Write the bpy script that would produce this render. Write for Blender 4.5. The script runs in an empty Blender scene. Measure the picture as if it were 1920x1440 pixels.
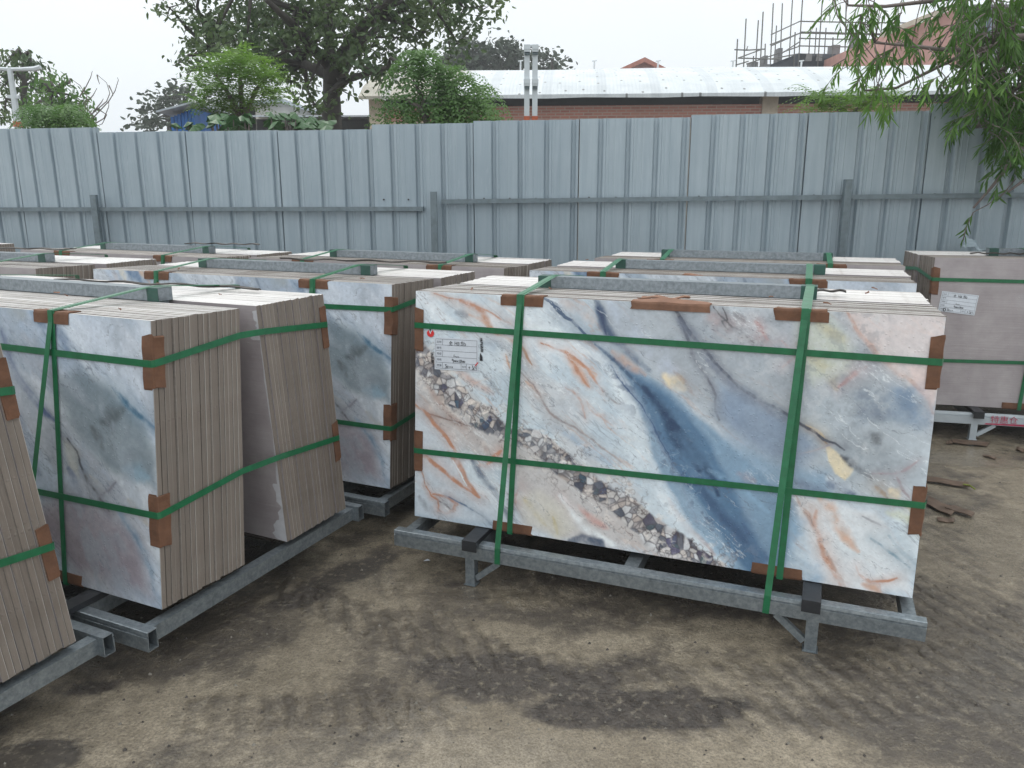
import bpy, bmesh, math, random
import numpy as np
from mathutils import Vector, Matrix

# ---------------------------------------------------------------- camera, sky, sun, exposure
sc = bpy.context.scene
C = sc.collection
CAM_H, CAM_F, CAM_PITCH = 1.453, 1466.0, 0.237
camd = bpy.data.cameras.new('camera'); cam = bpy.data.objects.new('camera', camd); C.objects.link(cam)
cam.location = (0, 0, CAM_H); cam.rotation_euler = (math.pi/2-CAM_PITCH, 0, 0)
camd.sensor_width = 36; camd.lens = CAM_F/1920*36; camd.clip_end = 2000; camd.clip_start = 0.05
sc.camera = cam
w = bpy.data.worlds.new('World'); sc.world = w; w.use_nodes = True
nt = w.node_tree; nt.nodes.clear()
def wn(t): return nt.nodes.new(t)
SUN_EL, SUN_AZ = math.radians(58), math.radians(-35)      # azimuth from +Y, west positive to the left
sky = wn('ShaderNodeTexSky'); sky.sky_type = 'NISHITA'; sky.sun_disc = False
sky.sun_elevation = SUN_EL; sky.sun_rotation = SUN_AZ; sky.air_density = 1.5; sky.dust_density = 5
geo = wn('ShaderNodeTexCoord'); sep = wn('ShaderNodeSeparateXYZ'); nt.links.new(geo.outputs['Generated'], sep.inputs[0])
ramp = wn('ShaderNodeMapRange'); ramp.inputs['From Min'].default_value = 0.0; ramp.inputs['From Max'].default_value = 1.0
ramp.inputs['To Min'].default_value = 0.0; ramp.inputs['To Max'].default_value = 1.0
nt.links.new(sep.outputs['Z'], ramp.inputs['Value'])
cr = wn('ShaderNodeValToRGB'); nt.links.new(ramp.outputs[0], cr.inputs[0])
e = cr.color_ramp.elements
e[0].position = 0.0; e[0].color = (0.40, 0.435, 0.47, 1)
e[1].position = 1.0; e[1].color = (0.96, 1.0, 1.0, 1)
m1 = cr.color_ramp.elements.new(0.22); m1.color = (0.49, 0.515, 0.53, 1)
ns = wn('ShaderNodeTexNoise'); ns.inputs['Scale'].default_value = 2.2; ns.inputs['Detail'].default_value = 3
nt.links.new(geo.outputs['Generated'], ns.inputs['Vector'])
nr = wn('ShaderNodeMapRange'); nr.inputs['To Min'].default_value = 22.5; nr.inputs['To Max'].default_value = 26.5
nt.links.new(ns.outputs[0], nr.inputs['Value'])
vm = wn('ShaderNodeVectorMath'); vm.operation = 'SCALE'; nt.links.new(cr.outputs[0], vm.inputs[0]); nt.links.new(nr.outputs[0], vm.inputs['Scale'])
mx = wn('ShaderNodeMixRGB'); mx.inputs[0].default_value = 0.9
nt.links.new(sky.outputs[0], mx.inputs[1]); nt.links.new(vm.outputs[0], mx.inputs[2])
bg = wn('ShaderNodeBackground'); bg.inputs['Strength'].default_value = 0.1
nt.links.new(mx.outputs[0], bg.inputs[0])
wo = wn('ShaderNodeOutputWorld'); nt.links.new(bg.outputs[0], wo.inputs[0])
sund = bpy.data.lights.new('sun', 'SUN'); sund.energy = 0.5; sund.angle = math.radians(25); sund.color = (1, 0.97, 0.93)
sun = bpy.data.objects.new('sun', sund); C.objects.link(sun)
sd = Vector((math.sin(SUN_AZ)*math.cos(SUN_EL), math.cos(SUN_AZ)*math.cos(SUN_EL), math.sin(SUN_EL)))
sun.rotation_euler = sd.to_track_quat('Z', 'Y').to_euler(); sun.location = (0, 0, 30)
sc.view_settings.view_transform = 'Standard'; sc.view_settings.look = 'None'
sc.view_settings.exposure = -0.1; sc.view_settings.gamma = 1
try: sc.cycles.use_denoising = True
except Exception: pass
sc.cycles.max_bounces = 6; sc.cycles.transparent_max_bounces = 6; sc.cycles.volume_bounces = 0

random.seed(7); rng = np.random.default_rng(7)
R = math.radians

# ---------------------------------------------------------------- helpers
def lin(c):
    return tuple(((x/255)/12.92 if x/255 <= 0.04045 else ((x/255+0.055)/1.055)**2.4) for x in c)
def at(u, v, Y):
    """the world point at world distance y=Y that lies in the direction (u, v) of the 1920x1440 photo"""
    b = (v-720)/CAM_F; fy = math.cos(CAM_PITCH)-math.sin(CAM_PITCH)*b; fz = -math.sin(CAM_PITCH)-math.cos(CAM_PITCH)*b
    t = Y/fy
    return Vector(((u-960)/CAM_F*t, Y, CAM_H+fz*t))
class MB:
    def __init__(s): s.v = []; s.f = []; s.m = []
    def add(s, vs, fs, m=0):
        o = len(s.v); s.v += [tuple(p) for p in vs]; s.f += [tuple(i+o for i in f) for f in fs]; s.m += [m]*len(fs)
    def box(s, lo, hi, m=0, M=None, bev=0):
        x0, y0, z0 = lo; x1, y1, z1 = hi
        vs = [Vector(p) for p in ((x0,y0,z0),(x1,y0,z0),(x1,y1,z0),(x0,y1,z0),(x0,y0,z1),(x1,y0,z1),(x1,y1,z1),(x0,y1,z1))]
        if M is not None: vs = [M @ p for p in vs]
        s.add(vs, [(0,3,2,1),(4,5,6,7),(0,1,5,4),(1,2,6,5),(2,3,7,6),(3,0,4,7)], m)
    def bar(s, a, b, w, h, m=0, up=(0,0,1), open_end=False):
        a = Vector(a); b = Vector(b); d = (b-a).normalized(); u = Vector(up)
        x = d.cross(u)
        if x.length < 1e-4: x = d.cross(Vector((1,0,0)))
        x.normalize(); y = x.cross(d).normalized()
        r = []
        for p in (a, b):
            for sx, sy in ((-1,-1),(1,-1),(1,1),(-1,1)): r.append(p+x*sx*w/2+y*sy*h/2)
        s.add(r, [(0,1,5,4),(1,2,6,5),(2,3,7,6),(3,0,4,7)]+([] if open_end else [(3,2,1,0),(4,5,6,7)]), m)
    def tube(s, pts, rad, n=6, m=0, cap=True):
        pts = [Vector(p) for p in pts]; rr = rad if isinstance(rad, (list, tuple)) else [rad]*len(pts)
        vs = []; prev = None
        for i, p in enumerate(pts):
            d = (pts[min(i+1, len(pts)-1)]-pts[max(i-1, 0)])
            d = d.normalized() if d.length > 1e-9 else Vector((0,0,1))
            x = (prev - d*prev.dot(d)) if prev is not None else d.orthogonal()
            if x.length < 1e-6: x = d.orthogonal()
            x.normalize(); prev = x; y = d.cross(x)
            for k in range(n):
                a = 2*math.pi*k/n; vs.append(p+(x*math.cos(a)+y*math.sin(a))*rr[i])
        fs = [(i*n+k, i*n+(k+1) % n, (i+1)*n+(k+1) % n, (i+1)*n+k) for i in range(len(pts)-1) for k in range(n)]
        if cap: fs += [tuple(range(n-1, -1, -1)), tuple((len(pts)-1)*n+k for k in range(n))]
        s.add(vs, fs, m)
    def ribbon(s, pts, side, w, th, m=0):
        """flat strap through pts; side = width direction per point (or one vector)"""
        pts = [Vector(p) for p in pts]; n = len(pts); vs = []
        for i, p in enumerate(pts):
            d = (pts[min(i+1, n-1)]-pts[max(i-1, 0)]).normalized()
            sv = Vector(side[i] if isinstance(side, list) else side); sv = (sv-d*sv.dot(d)).normalized(); nn = sv.cross(d).normalized()
            for a, b in ((-.5,-.5),(.5,-.5),(.5,.5),(-.5,.5)): vs.append(p+sv*a*w+nn*b*th)
        fs = [(i*4+k, i*4+(k+1) % 4, i*4+4+(k+1) % 4, i*4+4+k) for i in range(n-1) for k in range(4)]
        fs += [(3,2,1,0), tuple((n-1)*4+k for k in range(4))]
        s.add(vs, fs, m)
    def build(s, name, mats, parent=None, smooth=False, loc=None, M=None):
        me = bpy.data.meshes.new(name); me.from_pydata(s.v, [], s.f)
        for mm in (mats if isinstance(mats, (list, tuple)) else [mats]): me.materials.append(mm)
        if any(s.m): me.polygons.foreach_set('material_index', s.m)
        if smooth: me.polygons.foreach_set('use_smooth', [True]*len(s.f))
        me.update()
        return link(name, me, parent, loc, M)
def link(name, me, parent=None, loc=None, M=None):
    o = bpy.data.objects.new(name, me); C.objects.link(o)
    if M is not None: o.matrix_world = M
    if loc is not None: o.location = loc
    if parent is not None: o.parent = parent
    return o
def tag(o, label=None, cat=None, group=None, kind=None):
    if label: o['label'] = label
    if cat: o['category'] = cat
    if group: o['group'] = group
    if kind: o['kind'] = kind
    return o
def empty(name, loc=(0,0,0), rz=0, M=None):
    o = bpy.data.objects.new(name, None); C.objects.link(o); o.empty_display_size = .1
    if M is not None: o.matrix_world = M
    else: o.location = loc; o.rotation_euler = (0,0,rz)
    return o

# ---------------------------------------------------------------- materials
class NT:
    def __init__(s, name):
        s.mat = bpy.data.materials.new(name); s.mat.use_nodes = True; s.t = s.mat.node_tree; s.t.nodes.clear()
        s.out = s.n('ShaderNodeOutputMaterial'); s.p = s.n('ShaderNodeBsdfPrincipled'); s.l(s.p.outputs[0], s.out.inputs[0])
        s.tc = s.n('ShaderNodeTexCoord')
    def n(s, t, **k):
        x = s.t.nodes.new(t)
        for a, b in k.items(): setattr(x, a, b)
        return x
    def l(s, a, b): s.t.links.new(a, b)
    def set(s, **k):
        for a, b in k.items(): s.p.inputs[a.replace('_', ' ')].default_value = b
    def mapping(s, scale=(1,1,1), src='Object', rot=(0,0,0)):
        m = s.n('ShaderNodeMapping'); m.inputs['Scale'].default_value = scale; m.inputs['Rotation'].default_value = rot
        s.l(s.tc.outputs[src] if isinstance(src, str) else src, m.inputs[0]); return m.outputs[0]
    def noise(s, vec, scale=5, detail=4, rough=.5, dist=0):
        x = s.n('ShaderNodeTexNoise'); x.inputs['Scale'].default_value = scale; x.inputs['Detail'].default_value = detail
        x.inputs['Roughness'].default_value = rough; x.inputs['Distortion'].default_value = dist; s.l(vec, x.inputs['Vector']); return x.outputs[0]
    def ramp(s, fac, stops):
        x = s.n('ShaderNodeValToRGB'); s.l(fac, x.inputs[0]); e = x.color_ramp.elements
        while len(e) > 1: e.remove(e[0])
        e[0].position = stops[0][0]; e[0].color = (*stops[0][1], 1)
        for p, c in stops[1:]: k = e.new(p); k.color = (*c, 1)
        return x.outputs[0]
    def mr(s, fac, a, b, c=0, d=1):
        x = s.n('ShaderNodeMapRange'); s.l(fac, x.inputs[0])
        for i, v in enumerate((a, b, c, d)): x.inputs[i+1].default_value = v
        return x.outputs[0]
    def mix(s, fac, a, b, mode='MIX'):
        x = s.n('ShaderNodeMixRGB', blend_type=mode)
        for i, q in enumerate((fac, a, b)):
            if isinstance(q, (int, float)): x.inputs[i].default_value = q if i == 0 else (q, q, q, 1)
            elif isinstance(q, tuple): x.inputs[i].default_value = (*q, 1)
            else: s.l(q, x.inputs[i])
        return x.outputs[0]
    def math(s, op, a, b=0.0):
        x = s.n('ShaderNodeMath', operation=op)
        for i, q in enumerate((a, b)):
            if isinstance(q, (int, float)): x.inputs[i].default_value = q
            else: s.l(q, x.inputs[i])
        return x.outputs[0]
    def bump(s, h, strength=.3, dist=.01, prev=None):
        x = s.n('ShaderNodeBump'); x.inputs['Strength'].default_value = strength; x.inputs['Distance'].default_value = dist
        s.l(h, x.inputs['Height'])
        if prev is not None: s.l(prev, x.inputs['Normal'])
        s.l(x.outputs[0], s.p.inputs['Normal']); return x.outputs[0]
    def col(s, x):
        if isinstance(x, tuple): s.p.inputs['Base Color'].default_value = (*x, 1)
        else: s.l(x, s.p.inputs['Base Color'])
    def drops(s, scale=80, prev=None, amount=1.0, st=.6):
        """rain drops standing on the surface"""
        v = s.n('ShaderNodeTexVoronoi'); v.inputs['Scale'].default_value = scale; s.l(s.tc.outputs['Object'], v.inputs['Vector'])
        sp = s.n('ShaderNodeSeparateColor'); s.l(v.outputs['Color'], sp.inputs[0])
        rad = s.mr(sp.outputs[0], .35, 1.0, 0.0, .40*amount)
        h = s.math('MAXIMUM', s.math('SUBTRACT', rad, v.outputs['Distance']), 0.0)
        h = s.math('POWER', h, 0.5)
        return s.bump(h, st, .004, prev), h
def simple(name, c, rough=.6, metal=0, var=.15, scale=8, bump=0, stretch=(1,1,1)):
    m = NT(name); v = m.mapping(stretch); n = m.noise(v, scale, 5, .6)
    m.col(m.mix(m.mr(n, .3, .7), tuple(x*(1-var) for x in c), tuple(min(1, x*(1+var)) for x in c)))
    m.set(Roughness=rough, Metallic=metal)
    if bump: m.bump(n, bump, .01)
    return m.mat

def face_mat(name, drop_scale=105):
    m = NT(name); a = m.n('ShaderNodeAttribute', attribute_name='Col')
    g = m.noise(m.mapping(), 55, 5, .65)
    c = m.mix(m.mr(g, .3, .7, 0, .16), a.outputs[0], (.30,.32,.36), 'MULTIPLY')
    g2 = m.noise(m.mapping(), 9, 6, .7)
    c = m.mix(m.mr(g2, .4, .7, 0, .22), c, (.70,.73,.76), 'MULTIPLY')
    nb, h = m.drops(drop_scale)
    m.col(c); m.set(Roughness=.22, Specular_IOR_Level=.5)
    return m.mat
M_FACE = face_mat('printed_marble_glaze')
def edge_mat():
    m = NT('sawn_slab_edge'); oi = m.n('ShaderNodeObjectInfo')
    v = m.mapping((1, 1, 1)); n = m.noise(v, 14, 5, .6); n2 = m.noise(m.mapping((30, 30, 1.5)), 6, 4, .6)
    base = m.mix(oi.outputs['Random'], lin((113,105,98)), lin((127,118,110)))
    base = m.mix(m.mr(n, .35, .7, 0, .4), base, lin((104,91,82)))
    base = m.mix(m.mr(n2, .45, .7, 0, .35), base, lin((146,133,124)))
    m.col(base); m.set(Roughness=.5); nb = m.bump(n2, .12, .003); m.drops(60, nb, .7); return m.mat
M_EDGE = edge_mat()
def glaze_mat():
    m = NT('glaze_line'); n = m.noise(m.mapping((2,2,8)), 9, 4, .6)
    oi = m.n('ShaderNodeObjectInfo'); m.col(m.mix(m.mr(m.math('ADD', oi.outputs['Random'], m.math('MULTIPLY', n, .5)), .45, 1.15), lin((118,110,103)), lin((172,165,159)))); m.set(Roughness=.35); return m.mat
M_GLAZE = glaze_mat()
def back_mat():
    m = NT('ribbed_slab_back'); n = m.noise(m.mapping(), 6, 6, .65)
    wv = m.noise(m.mapping((3, 3, 95)), 1, 3, .6)
    c = m.mix(m.mr(n, .3, .72), lin((142,134,136)), lin((168,161,162)))
    c = m.mix(m.mr(wv, .45, .65, 0, .1), c, lin((180,174,176)))
    n3 = m.noise(m.mapping((1,1,1)), 2.3, 5, .6, .6)
    c = m.mix(m.mr(n3, .62, .68, 0, .3), c, lin((178,178,184)))
    m.col(c); m.set(Roughness=.42); nb = m.bump(wv, .3, .005); m.drops(45, nb, .5); return m.mat
M_BACK = back_mat()
def top_mat():
    m = NT('wet_slab_top_sky_sheen'); oi = m.n('ShaderNodeObjectInfo'); n = m.noise(m.mapping((1.5, 1, 1)), 22, 5, .7)
    b = m.mix(oi.outputs['Random'], lin((208,203,201)), lin((228,225,223)))  # edge colour painted far paler here to carry the sky light on top
    m.col(m.mix(m.mr(n, .5, .75, 0, .55), b, lin((150,138,130)))); m.set(Roughness=.28); m.bump(n, .4, .003); return m.mat
M_TOP = top_mat()
def metal_mat(name, dark=1.0, rough=.34):
    m = NT(name); v = m.mapping((1,1,1)); n = m.noise(v, 60, 5, .7); n2 = m.noise(m.mapping((60,60,3)), 3, 3, .6)
    c = m.mix(m.mr(n, .35, .65), tuple(x*dark for x in lin((122,131,137))), tuple(x*dark for x in lin((156,164,170))))
    n4 = m.noise(v, 5, 5, .7)
    c = m.mix(m.mr(n4, .6, .72, 0, .12), c, lin((96,98,98)))
    m.col(c); m.set(Metallic=.7, Roughness=rough); nb = m.bump(n2, .3, .003); m.drops(90, nb, .7); return m.mat
M_ZINCW = simple('whitish_painted_steel', lin((170,178,184)), .4, .1, .12, 9)
M_ZINC = metal_mat('galvanised_steel'); M_ZINC2 = metal_mat('dull_zinc_tube', .8, .42)
M_STRAP = simple('green_strap', (.012,.128,.053), .28, 0, .2, 30, .1)
M_SLEEVE = simple('green_sleeve', (.012,.06,.045), .45, 0, .3, 20)
M_CARD = simple('brown_cardboard', (.135,.062,.033), .8, 0, .28, 22, .3)
M_CARD2 = simple('kraft_cardboard', (.20,.105,.068), .85, 0, .3, 14, .5)
M_RUBBER = simple('black_rubber', (.018,.02,.024), .45, 0, .3, 20, .2)
M_PAPER = simple('white_paper', (.60,.64,.70), .5, 0, .05, 40)
M_INK = simple('black_ink', (.02,.02,.025), .6, 0, 0)
M_INK2 = simple('grey_ink', (.13,.14,.17), .6, 0, 0)
M_RED = simple('red_ink', (.62,.03,.03), .5, 0, 0)
M_REDP = simple('faded_red_paint', (.40,.04,.09), .6, 0, .4, 40)
M_DARK = simple('dark_wet_plywood', (.03,.024,.02), .5, 0, .4, 20)

PEB_AT = 82; HAZE = 0.0028
PAINT_A=[
('p',(172,178,186),111.0,0,0.75,[698,-12,1541,-18,1720,278,1803,507,1530,562,1259,506,976,276,743,144]),
('p',(182,192,200),92.5,0,0.7,[1498,196,1793,271,1801,559,1532,580,1385,382]),
('p',(216,204,202),25.9,0,0.8,[1522,-25,1800,-7,1804,171,1796,296,1774,259,1713,203,1641,154,1598,104,1560,56]),
('s',(204,152,126),12.9,0.6,0.5,[1528,-17,1549,23,1572,68,1615,122,1681,181,1731,207,1780,252,1799,295]),
('p',(222,200,195),18.5,0,0.6,[1709,162,1803,154,1800,270,1761,241]),
('p',(205,210,190),55.5,0,0.6,[1388,32,1481,10,1552,107,1545,192,1453,234,1400,169]),
('s',(205,190,140),29.6,0.9,0.35,[1436,30,1487,69,1535,91]),
('s',(205,190,140),25.9,0.9,0.3,[1395,118,1498,196,1518,246]),
('s',(190,165,165),74.0,0.9,0.5,[1104,31,1228,85,1298,124]),
('s',(205,140,130),16.7,0.9,0.5,[1241,41,1296,107]),
('s',(205,140,130),12.9,0.9,0.5,[1345,104,1398,152,1352,190]),
('s',(205,140,130),14.8,0.8,0.6,[1525,240,1561,199,1592,168]),
('s',(125,140,160),111.0,0.9,0.6,[1598,264,1647,302]),
('s',(130,156,184),101.8,1,0.6,[1695,247,1767,299]),
('s',(130,152,178),81.4,1,0.5,[1718,253,1793,338]),
('s',(150,158,166),166.5,1,0.5,[1581,413,1709,468]),
('s',(120,125,130),37.0,0.9,0.6,[1639,372,1663,390]),
('p',(132,156,186),74.0,0,0.7,[1145,252,1225,281,1314,332,1417,379,1487,433,1429,521,1327,498,1219,437,1153,371]),
('p',(142,172,198),62.9,0,0.85,[1076,416,1220,455,1378,510,1527,526,1534,598,1438,630,1423,856,1514,934,1413,934,1273,692]),
('s',(200,208,216),55.5,0.8,0.8,[1529,544,1664,632,1776,829]),
('p',(138,168,194),25.9,0,0.9,[784,194,881,228,977,291,1073,370,1204,467,1296,539,1387,619,1414,782,1412,925,1263,914,1177,851,1079,750,988,627,925,509,880,380,846,278]),
('p',(96,134,170),29.6,0,0.9,[834,232,949,288,1056,381,1133,466,1212,587,1274,710,1353,831,1376,912,1288,900,1151,729,1012,556,919,414]),
('s',(62,88,124),48.1,0.9,0.85,[894,293,973,380,1034,477,1104,564]),
('s',(62,88,124),25.9,0.9,0.8,[1003,405,1081,491,1150,577,1181,648]),
('s',(78,106,144),40.7,0.9,0.7,[1088,604,1185,705,1280,786,1339,871]),
('s',(90,118,158),18.5,0.8,0.7,[1267,730,1316,799,1363,848]),
('s',(170,196,216),18.5,0.9,0.6,[928,567,1020,691,1138,809,1252,896]),
('s',(150,185,212),25.9,0.9,0.6,[1139,559,1249,601,1341,681]),
('s',(190,150,140),29.6,0.9,0.45,[1236,556,1290,576]),
('s',(185,150,145),22.2,0.9,0.4,[1001,684,1081,779,1178,861]),
('s',(214,222,228),55.5,0.8,0.7,[786,236,842,383,897,532,981,677,1082,799,1181,900]),
('s',(225,210,180),44.4,0.5,0.95,[969,243,997,260,1032,290]),
('s',(170,140,120),12.9,0.6,0.6,[995,219,1030,253,1063,302]),
('p',(226,212,182),9.3,0,0.95,[1498,427,1519,431,1552,452,1594,493,1590,518,1573,538,1543,524,1520,483]),
('s',(225,210,180),12.9,0.5,0.9,[1429,369,1475,390,1498,416]),
('s',(190,150,110),5.5,0.5,0.7,[1433,377,1467,395,1505,422]),
('s',(90,95,105),22.2,0.9,0.8,[1559,455,1586,473,1608,488,1644,520]),
('s',(90,90,92),11.1,0.7,0.8,[1643,516,1668,547,1696,578]),
('s',(205,165,120),16.7,0.6,0.8,[1661,544,1689,572]),
('s',(225,210,180),33.3,0.7,0.7,[1705,552,1722,571]),
('s',(180,160,165),7.4,0.7,0.6,[1651,501,1712,498,1741,481,1768,452]),
('s',(170,150,155),7.4,0.7,0.7,[1718,510,1732,543,1758,579]),
('s',(92,110,145),48.1,0.95,0.75,[1532,565,1564,579,1593,582]),
('s',(120,130,155),33.3,0.9,0.5,[1424,558,1484,587,1534,607]),
('s',(180,176,182),4.6,0.3,0.8,[1425,468,1487,439,1533,415]),
('s',(110,112,122),7.4,0.5,0.85,[981,-17,1001,33,1020,71,1041,115,1059,154,1091,202,1115,251,1141,300,1147,364,1160,388]),
('s',(140,145,160),29.6,1,0.5,[1059,154,1091,202,1115,251,1141,300]),
('s',(92,96,110),10.2,0.5,0.9,[985,-6,1007,38,1050,98,1086,128,1133,176,1180,229,1206,260,1232,281,1276,305,1330,327,1384,356,1437,379,1491,410,1532,416,1563,433]),
('s',(130,140,160),37.0,1,0.6,[1008,54,1086,139,1181,247,1233,293,1331,343,1385,368]),
('s',(120,118,122),4.6,0.4,0.8,[1108,-1,1130,29,1149,39,1179,65,1207,76,1225,101,1251,122]),
('s',(110,108,112),3.7,0.4,0.8,[1136,2,1160,42,1139,46,1165,72]),
('s',(130,120,122),22.2,0.9,0.5,[1175,15,1208,43]),
('s',(98,118,146),12.9,0.35,0.95,[479,-12,535,16,562,37,590,59,623,76,647,94,692,129]),
('s',(200,190,188),48.1,0.9,0.6,[581,12,651,37,701,72]),
('s',(98,118,146),27.8,0.8,0.9,[701,-16,723,33,748,84,781,127,825,161,870,195,915,229]),
('s',(80,96,130),7.4,0.5,0.8,[719,33,740,69,758,115]),
('s',(94,118,148),9.3,0.7,0.8,[715,152,771,190,810,219,854,257,885,294]),
('s',(212,174,152),22.2,0.9,0.6,[784,179,842,212,901,245]),
('s',(190,200,215),74.0,1,0.6,[756,-6,876,135,991,219]),
('s',(205,198,196),25.9,0.8,0.5,[47,3,138,23,227,69,303,94]),
('s',(204,152,126),7.4,0.7,0.7,[81,10,137,15,175,16,208,30,248,40,313,64,367,91,393,97]),
('s',(204,152,126),24.1,0.9,0.8,[186,21,237,42,283,66,301,104,319,129]),
('s',(212,174,152),16.7,0.9,0.7,[227,79,271,92,337,142,405,167,433,195]),
('s',(190,150,125),11.1,0.7,0.7,[407,147,435,185,465,218,485,240]),
('s',(212,174,152),7.4,0.7,0.8,[371,219,382,248,393,267]),
('s',(150,155,165),25.9,1,0.5,[172,72,216,79]),
('s',(165,180,195),48.1,1,0.5,[283,175,380,189]),
('s',(204,152,126),7.4,0.6,0.85,[521,159,558,166,595,181,646,210,677,227,697,243,716,266,733,294,762,328]),
('s',(212,174,152),22.2,0.9,0.7,[628,206,660,246,681,279,702,304]),
('s',(204,152,126),6.5,0.6,0.8,[618,201,649,227,677,272,706,313]),
('s',(212,174,152),5.5,0.6,0.7,[697,243,729,259,726,271,700,250]),
('s',(204,152,126),9.3,0.6,0.85,[617,320,643,329,671,360,686,387,693,422]),
('s',(204,152,126),5.5,0.6,0.8,[701,368,712,393,726,403,756,417,793,439]),
('s',(150,140,142),5.5,0.6,0.6,[762,324,792,350,822,362]),
('s',(212,174,152),12.9,0.9,0.7,[458,306,490,323,515,346]),
('s',(170,160,160),7.4,0.6,0.8,[436,272,494,319,529,373,559,414,593,438,628,451,669,470,708,491,741,515,772,533,822,565]),
('s',(165,185,205),33.3,1,0.6,[578,470,702,536,783,575]),
('s',(190,198,206),40.7,1,0.5,[822,366,892,436,915,510]),
('p',(202,192,187),62.9,0,0.7,[-7,195,49,212,141,308,232,383,367,493,497,560,625,626,770,707,912,806,1089,896,1163,907,878,893,614,896,475,865,427,693,348,620,237,612,168,578,51,484,-6,405]),
('s',(205,160,140),29.6,0.9,0.45,[164,286,231,331,320,375]),
('s',(190,165,155),37.0,0.9,0.6,[50,358,167,494,303,583]),
('s',(150,130,125),5.5,0.5,0.7,[-6,458,51,480,121,488,189,502,246,506]),
('p',(210,206,194),48.1,0,0.6,[439,754,524,721,630,768,675,844,614,896,475,865]),
('s',(205,190,140),25.9,1,0.4,[472,760,505,808,550,853]),
('s',(205,190,140),14.8,0.8,0.5,[580,817,603,876]),
('s',(205,140,130),16.7,0.9,0.6,[449,711,430,756,436,797]),
('s',(210,160,150),29.6,0.9,0.6,[681,750,734,794,795,825]),
('s',(205,140,130),11.1,0.9,0.4,[608,730,651,765]),
('s',(215,150,120),14.8,0.8,0.7,[369,586,337,611,309,641]),
('s',(222,226,228),29.6,0.8,0.7,[608,730,715,838,818,882]),
('s',(110,122,142),37.0,0.5,0.9,[660,894,701,877,768,887,779,901]),
('p',(200,208,216),25.9,0,0.8,[-6,447,75,525,168,621,285,777,421,874,-3,896]),
('s',(204,152,126),16.7,0.7,0.85,[-1,451,60,488,93,523,121,551,152,591,196,639]),
('s',(204,152,126),20.4,0.6,0.85,[12,644,52,648,83,670,149,705,188,725,225,746,285,785]),
('s',(204,152,126),24.1,0.5,0.85,[145,623,187,657,211,684,234,715,262,754,283,781]),
('s',(214,222,228),5.5,0.4,0.8,[169,651,206,691,239,736]),
('s',(204,152,126),7.4,0.5,0.85,[46,764,61,787,77,811,106,824,111,845,102,873]),
('s',(204,152,126),14.8,0.6,0.8,[82,801,120,800,160,805,190,825,179,857,144,876,106,868]),
('s',(110,100,105),9.3,0.6,0.8,[115,827,139,837,163,855]),
('s',(222,222,222),9.3,0.5,0.9,[137,853,156,865]),
('s',(190,150,130),7.4,0.6,0.7,[24,660,17,705,41,756]),
('s',(120,140,165),5.5,0.5,0.8,[143,797,183,809,252,842,298,861,334,885]),
('s',(125,138,158),24.1,0.95,0.7,[248,636,301,695,351,748,402,851]),
('s',(150,155,165),25.9,0.9,0.5,[11,816,54,865,126,892]),
('s',(160,145,140),5.5,0.5,0.6,[427,777,452,816,468,845]),
('p',(216,218,220),29.6,0,0.7,[1420,614,1535,615,1664,632,1795,790,1790,890,1529,912,1483,771]),
('s',(196,172,162),14.8,0.8,0.85,[1427,613,1440,648,1470,676,1484,705,1500,736,1516,765,1533,795,1558,832,1574,866,1597,909]),
('s',(204,152,126),16.7,0.9,0.6,[1490,659,1492,714,1514,747,1527,800,1556,851,1580,902]),
('s',(216,182,162),29.6,0.9,0.75,[1503,620,1530,647,1553,686,1584,733,1625,769]),
('s',(222,180,155),25.9,0.9,0.6,[1523,628,1541,642]),
('s',(204,152,126),9.3,0.6,0.8,[1622,824,1633,844,1652,861,1674,868,1698,863,1729,856,1751,846]),
('s',(212,174,152),22.2,0.9,0.8,[1648,880,1688,889,1705,901]),
('s',(205,185,180),5.5,0.5,0.7,[1665,879,1683,868,1703,875,1708,897]),
('s',(120,155,175),9.3,0.8,0.85,[1658,721,1681,734,1697,747,1715,757,1735,771,1760,789,1783,806]),
('s',(140,172,190),14.8,0.8,0.8,[1708,706,1729,729,1751,752,1770,772,1797,793]),
('s',(150,150,158),5.5,0.6,0.6,[1626,647,1651,661,1683,674]),
('s',(205,210,190),25.9,0.9,0.6,[1702,627,1741,638,1777,659]),
('s',(215,205,150),9.3,0.8,0.6,[1754,610,1772,642,1794,683]),
('s',(150,180,205),74.0,0.95,0.6,[1416,670,1450,776,1509,878])]
PEBBLE_BAND=[(-7, 226, 48), (26, 259, 48), (54, 307, 48), (87, 338, 44), (124, 359, 48), (161, 394, 52), (195, 422, 48), (247, 452, 44), (301, 475, 48), (363, 504, 41), (422, 524, 30), (482, 529, 37), (548, 566, 44), (620, 606, 48), (689, 652, 48), (757, 689, 44), (837, 734, 41), (905, 781, 44), (971, 823, 52), (1033, 850, 56), (1144, 890, 41), (1199, 896, 18)]
PEBBLE_DARK=[(195, 422, 26), (301, 479, 30), (268, 504, 18), (689, 660, 24), (745, 680, 22), (950, 790, 17), (1027, 867, 30), (1143, 887, 30), (367, 513, 17), (119, 366, 13), (831, 734, 15)]
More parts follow.
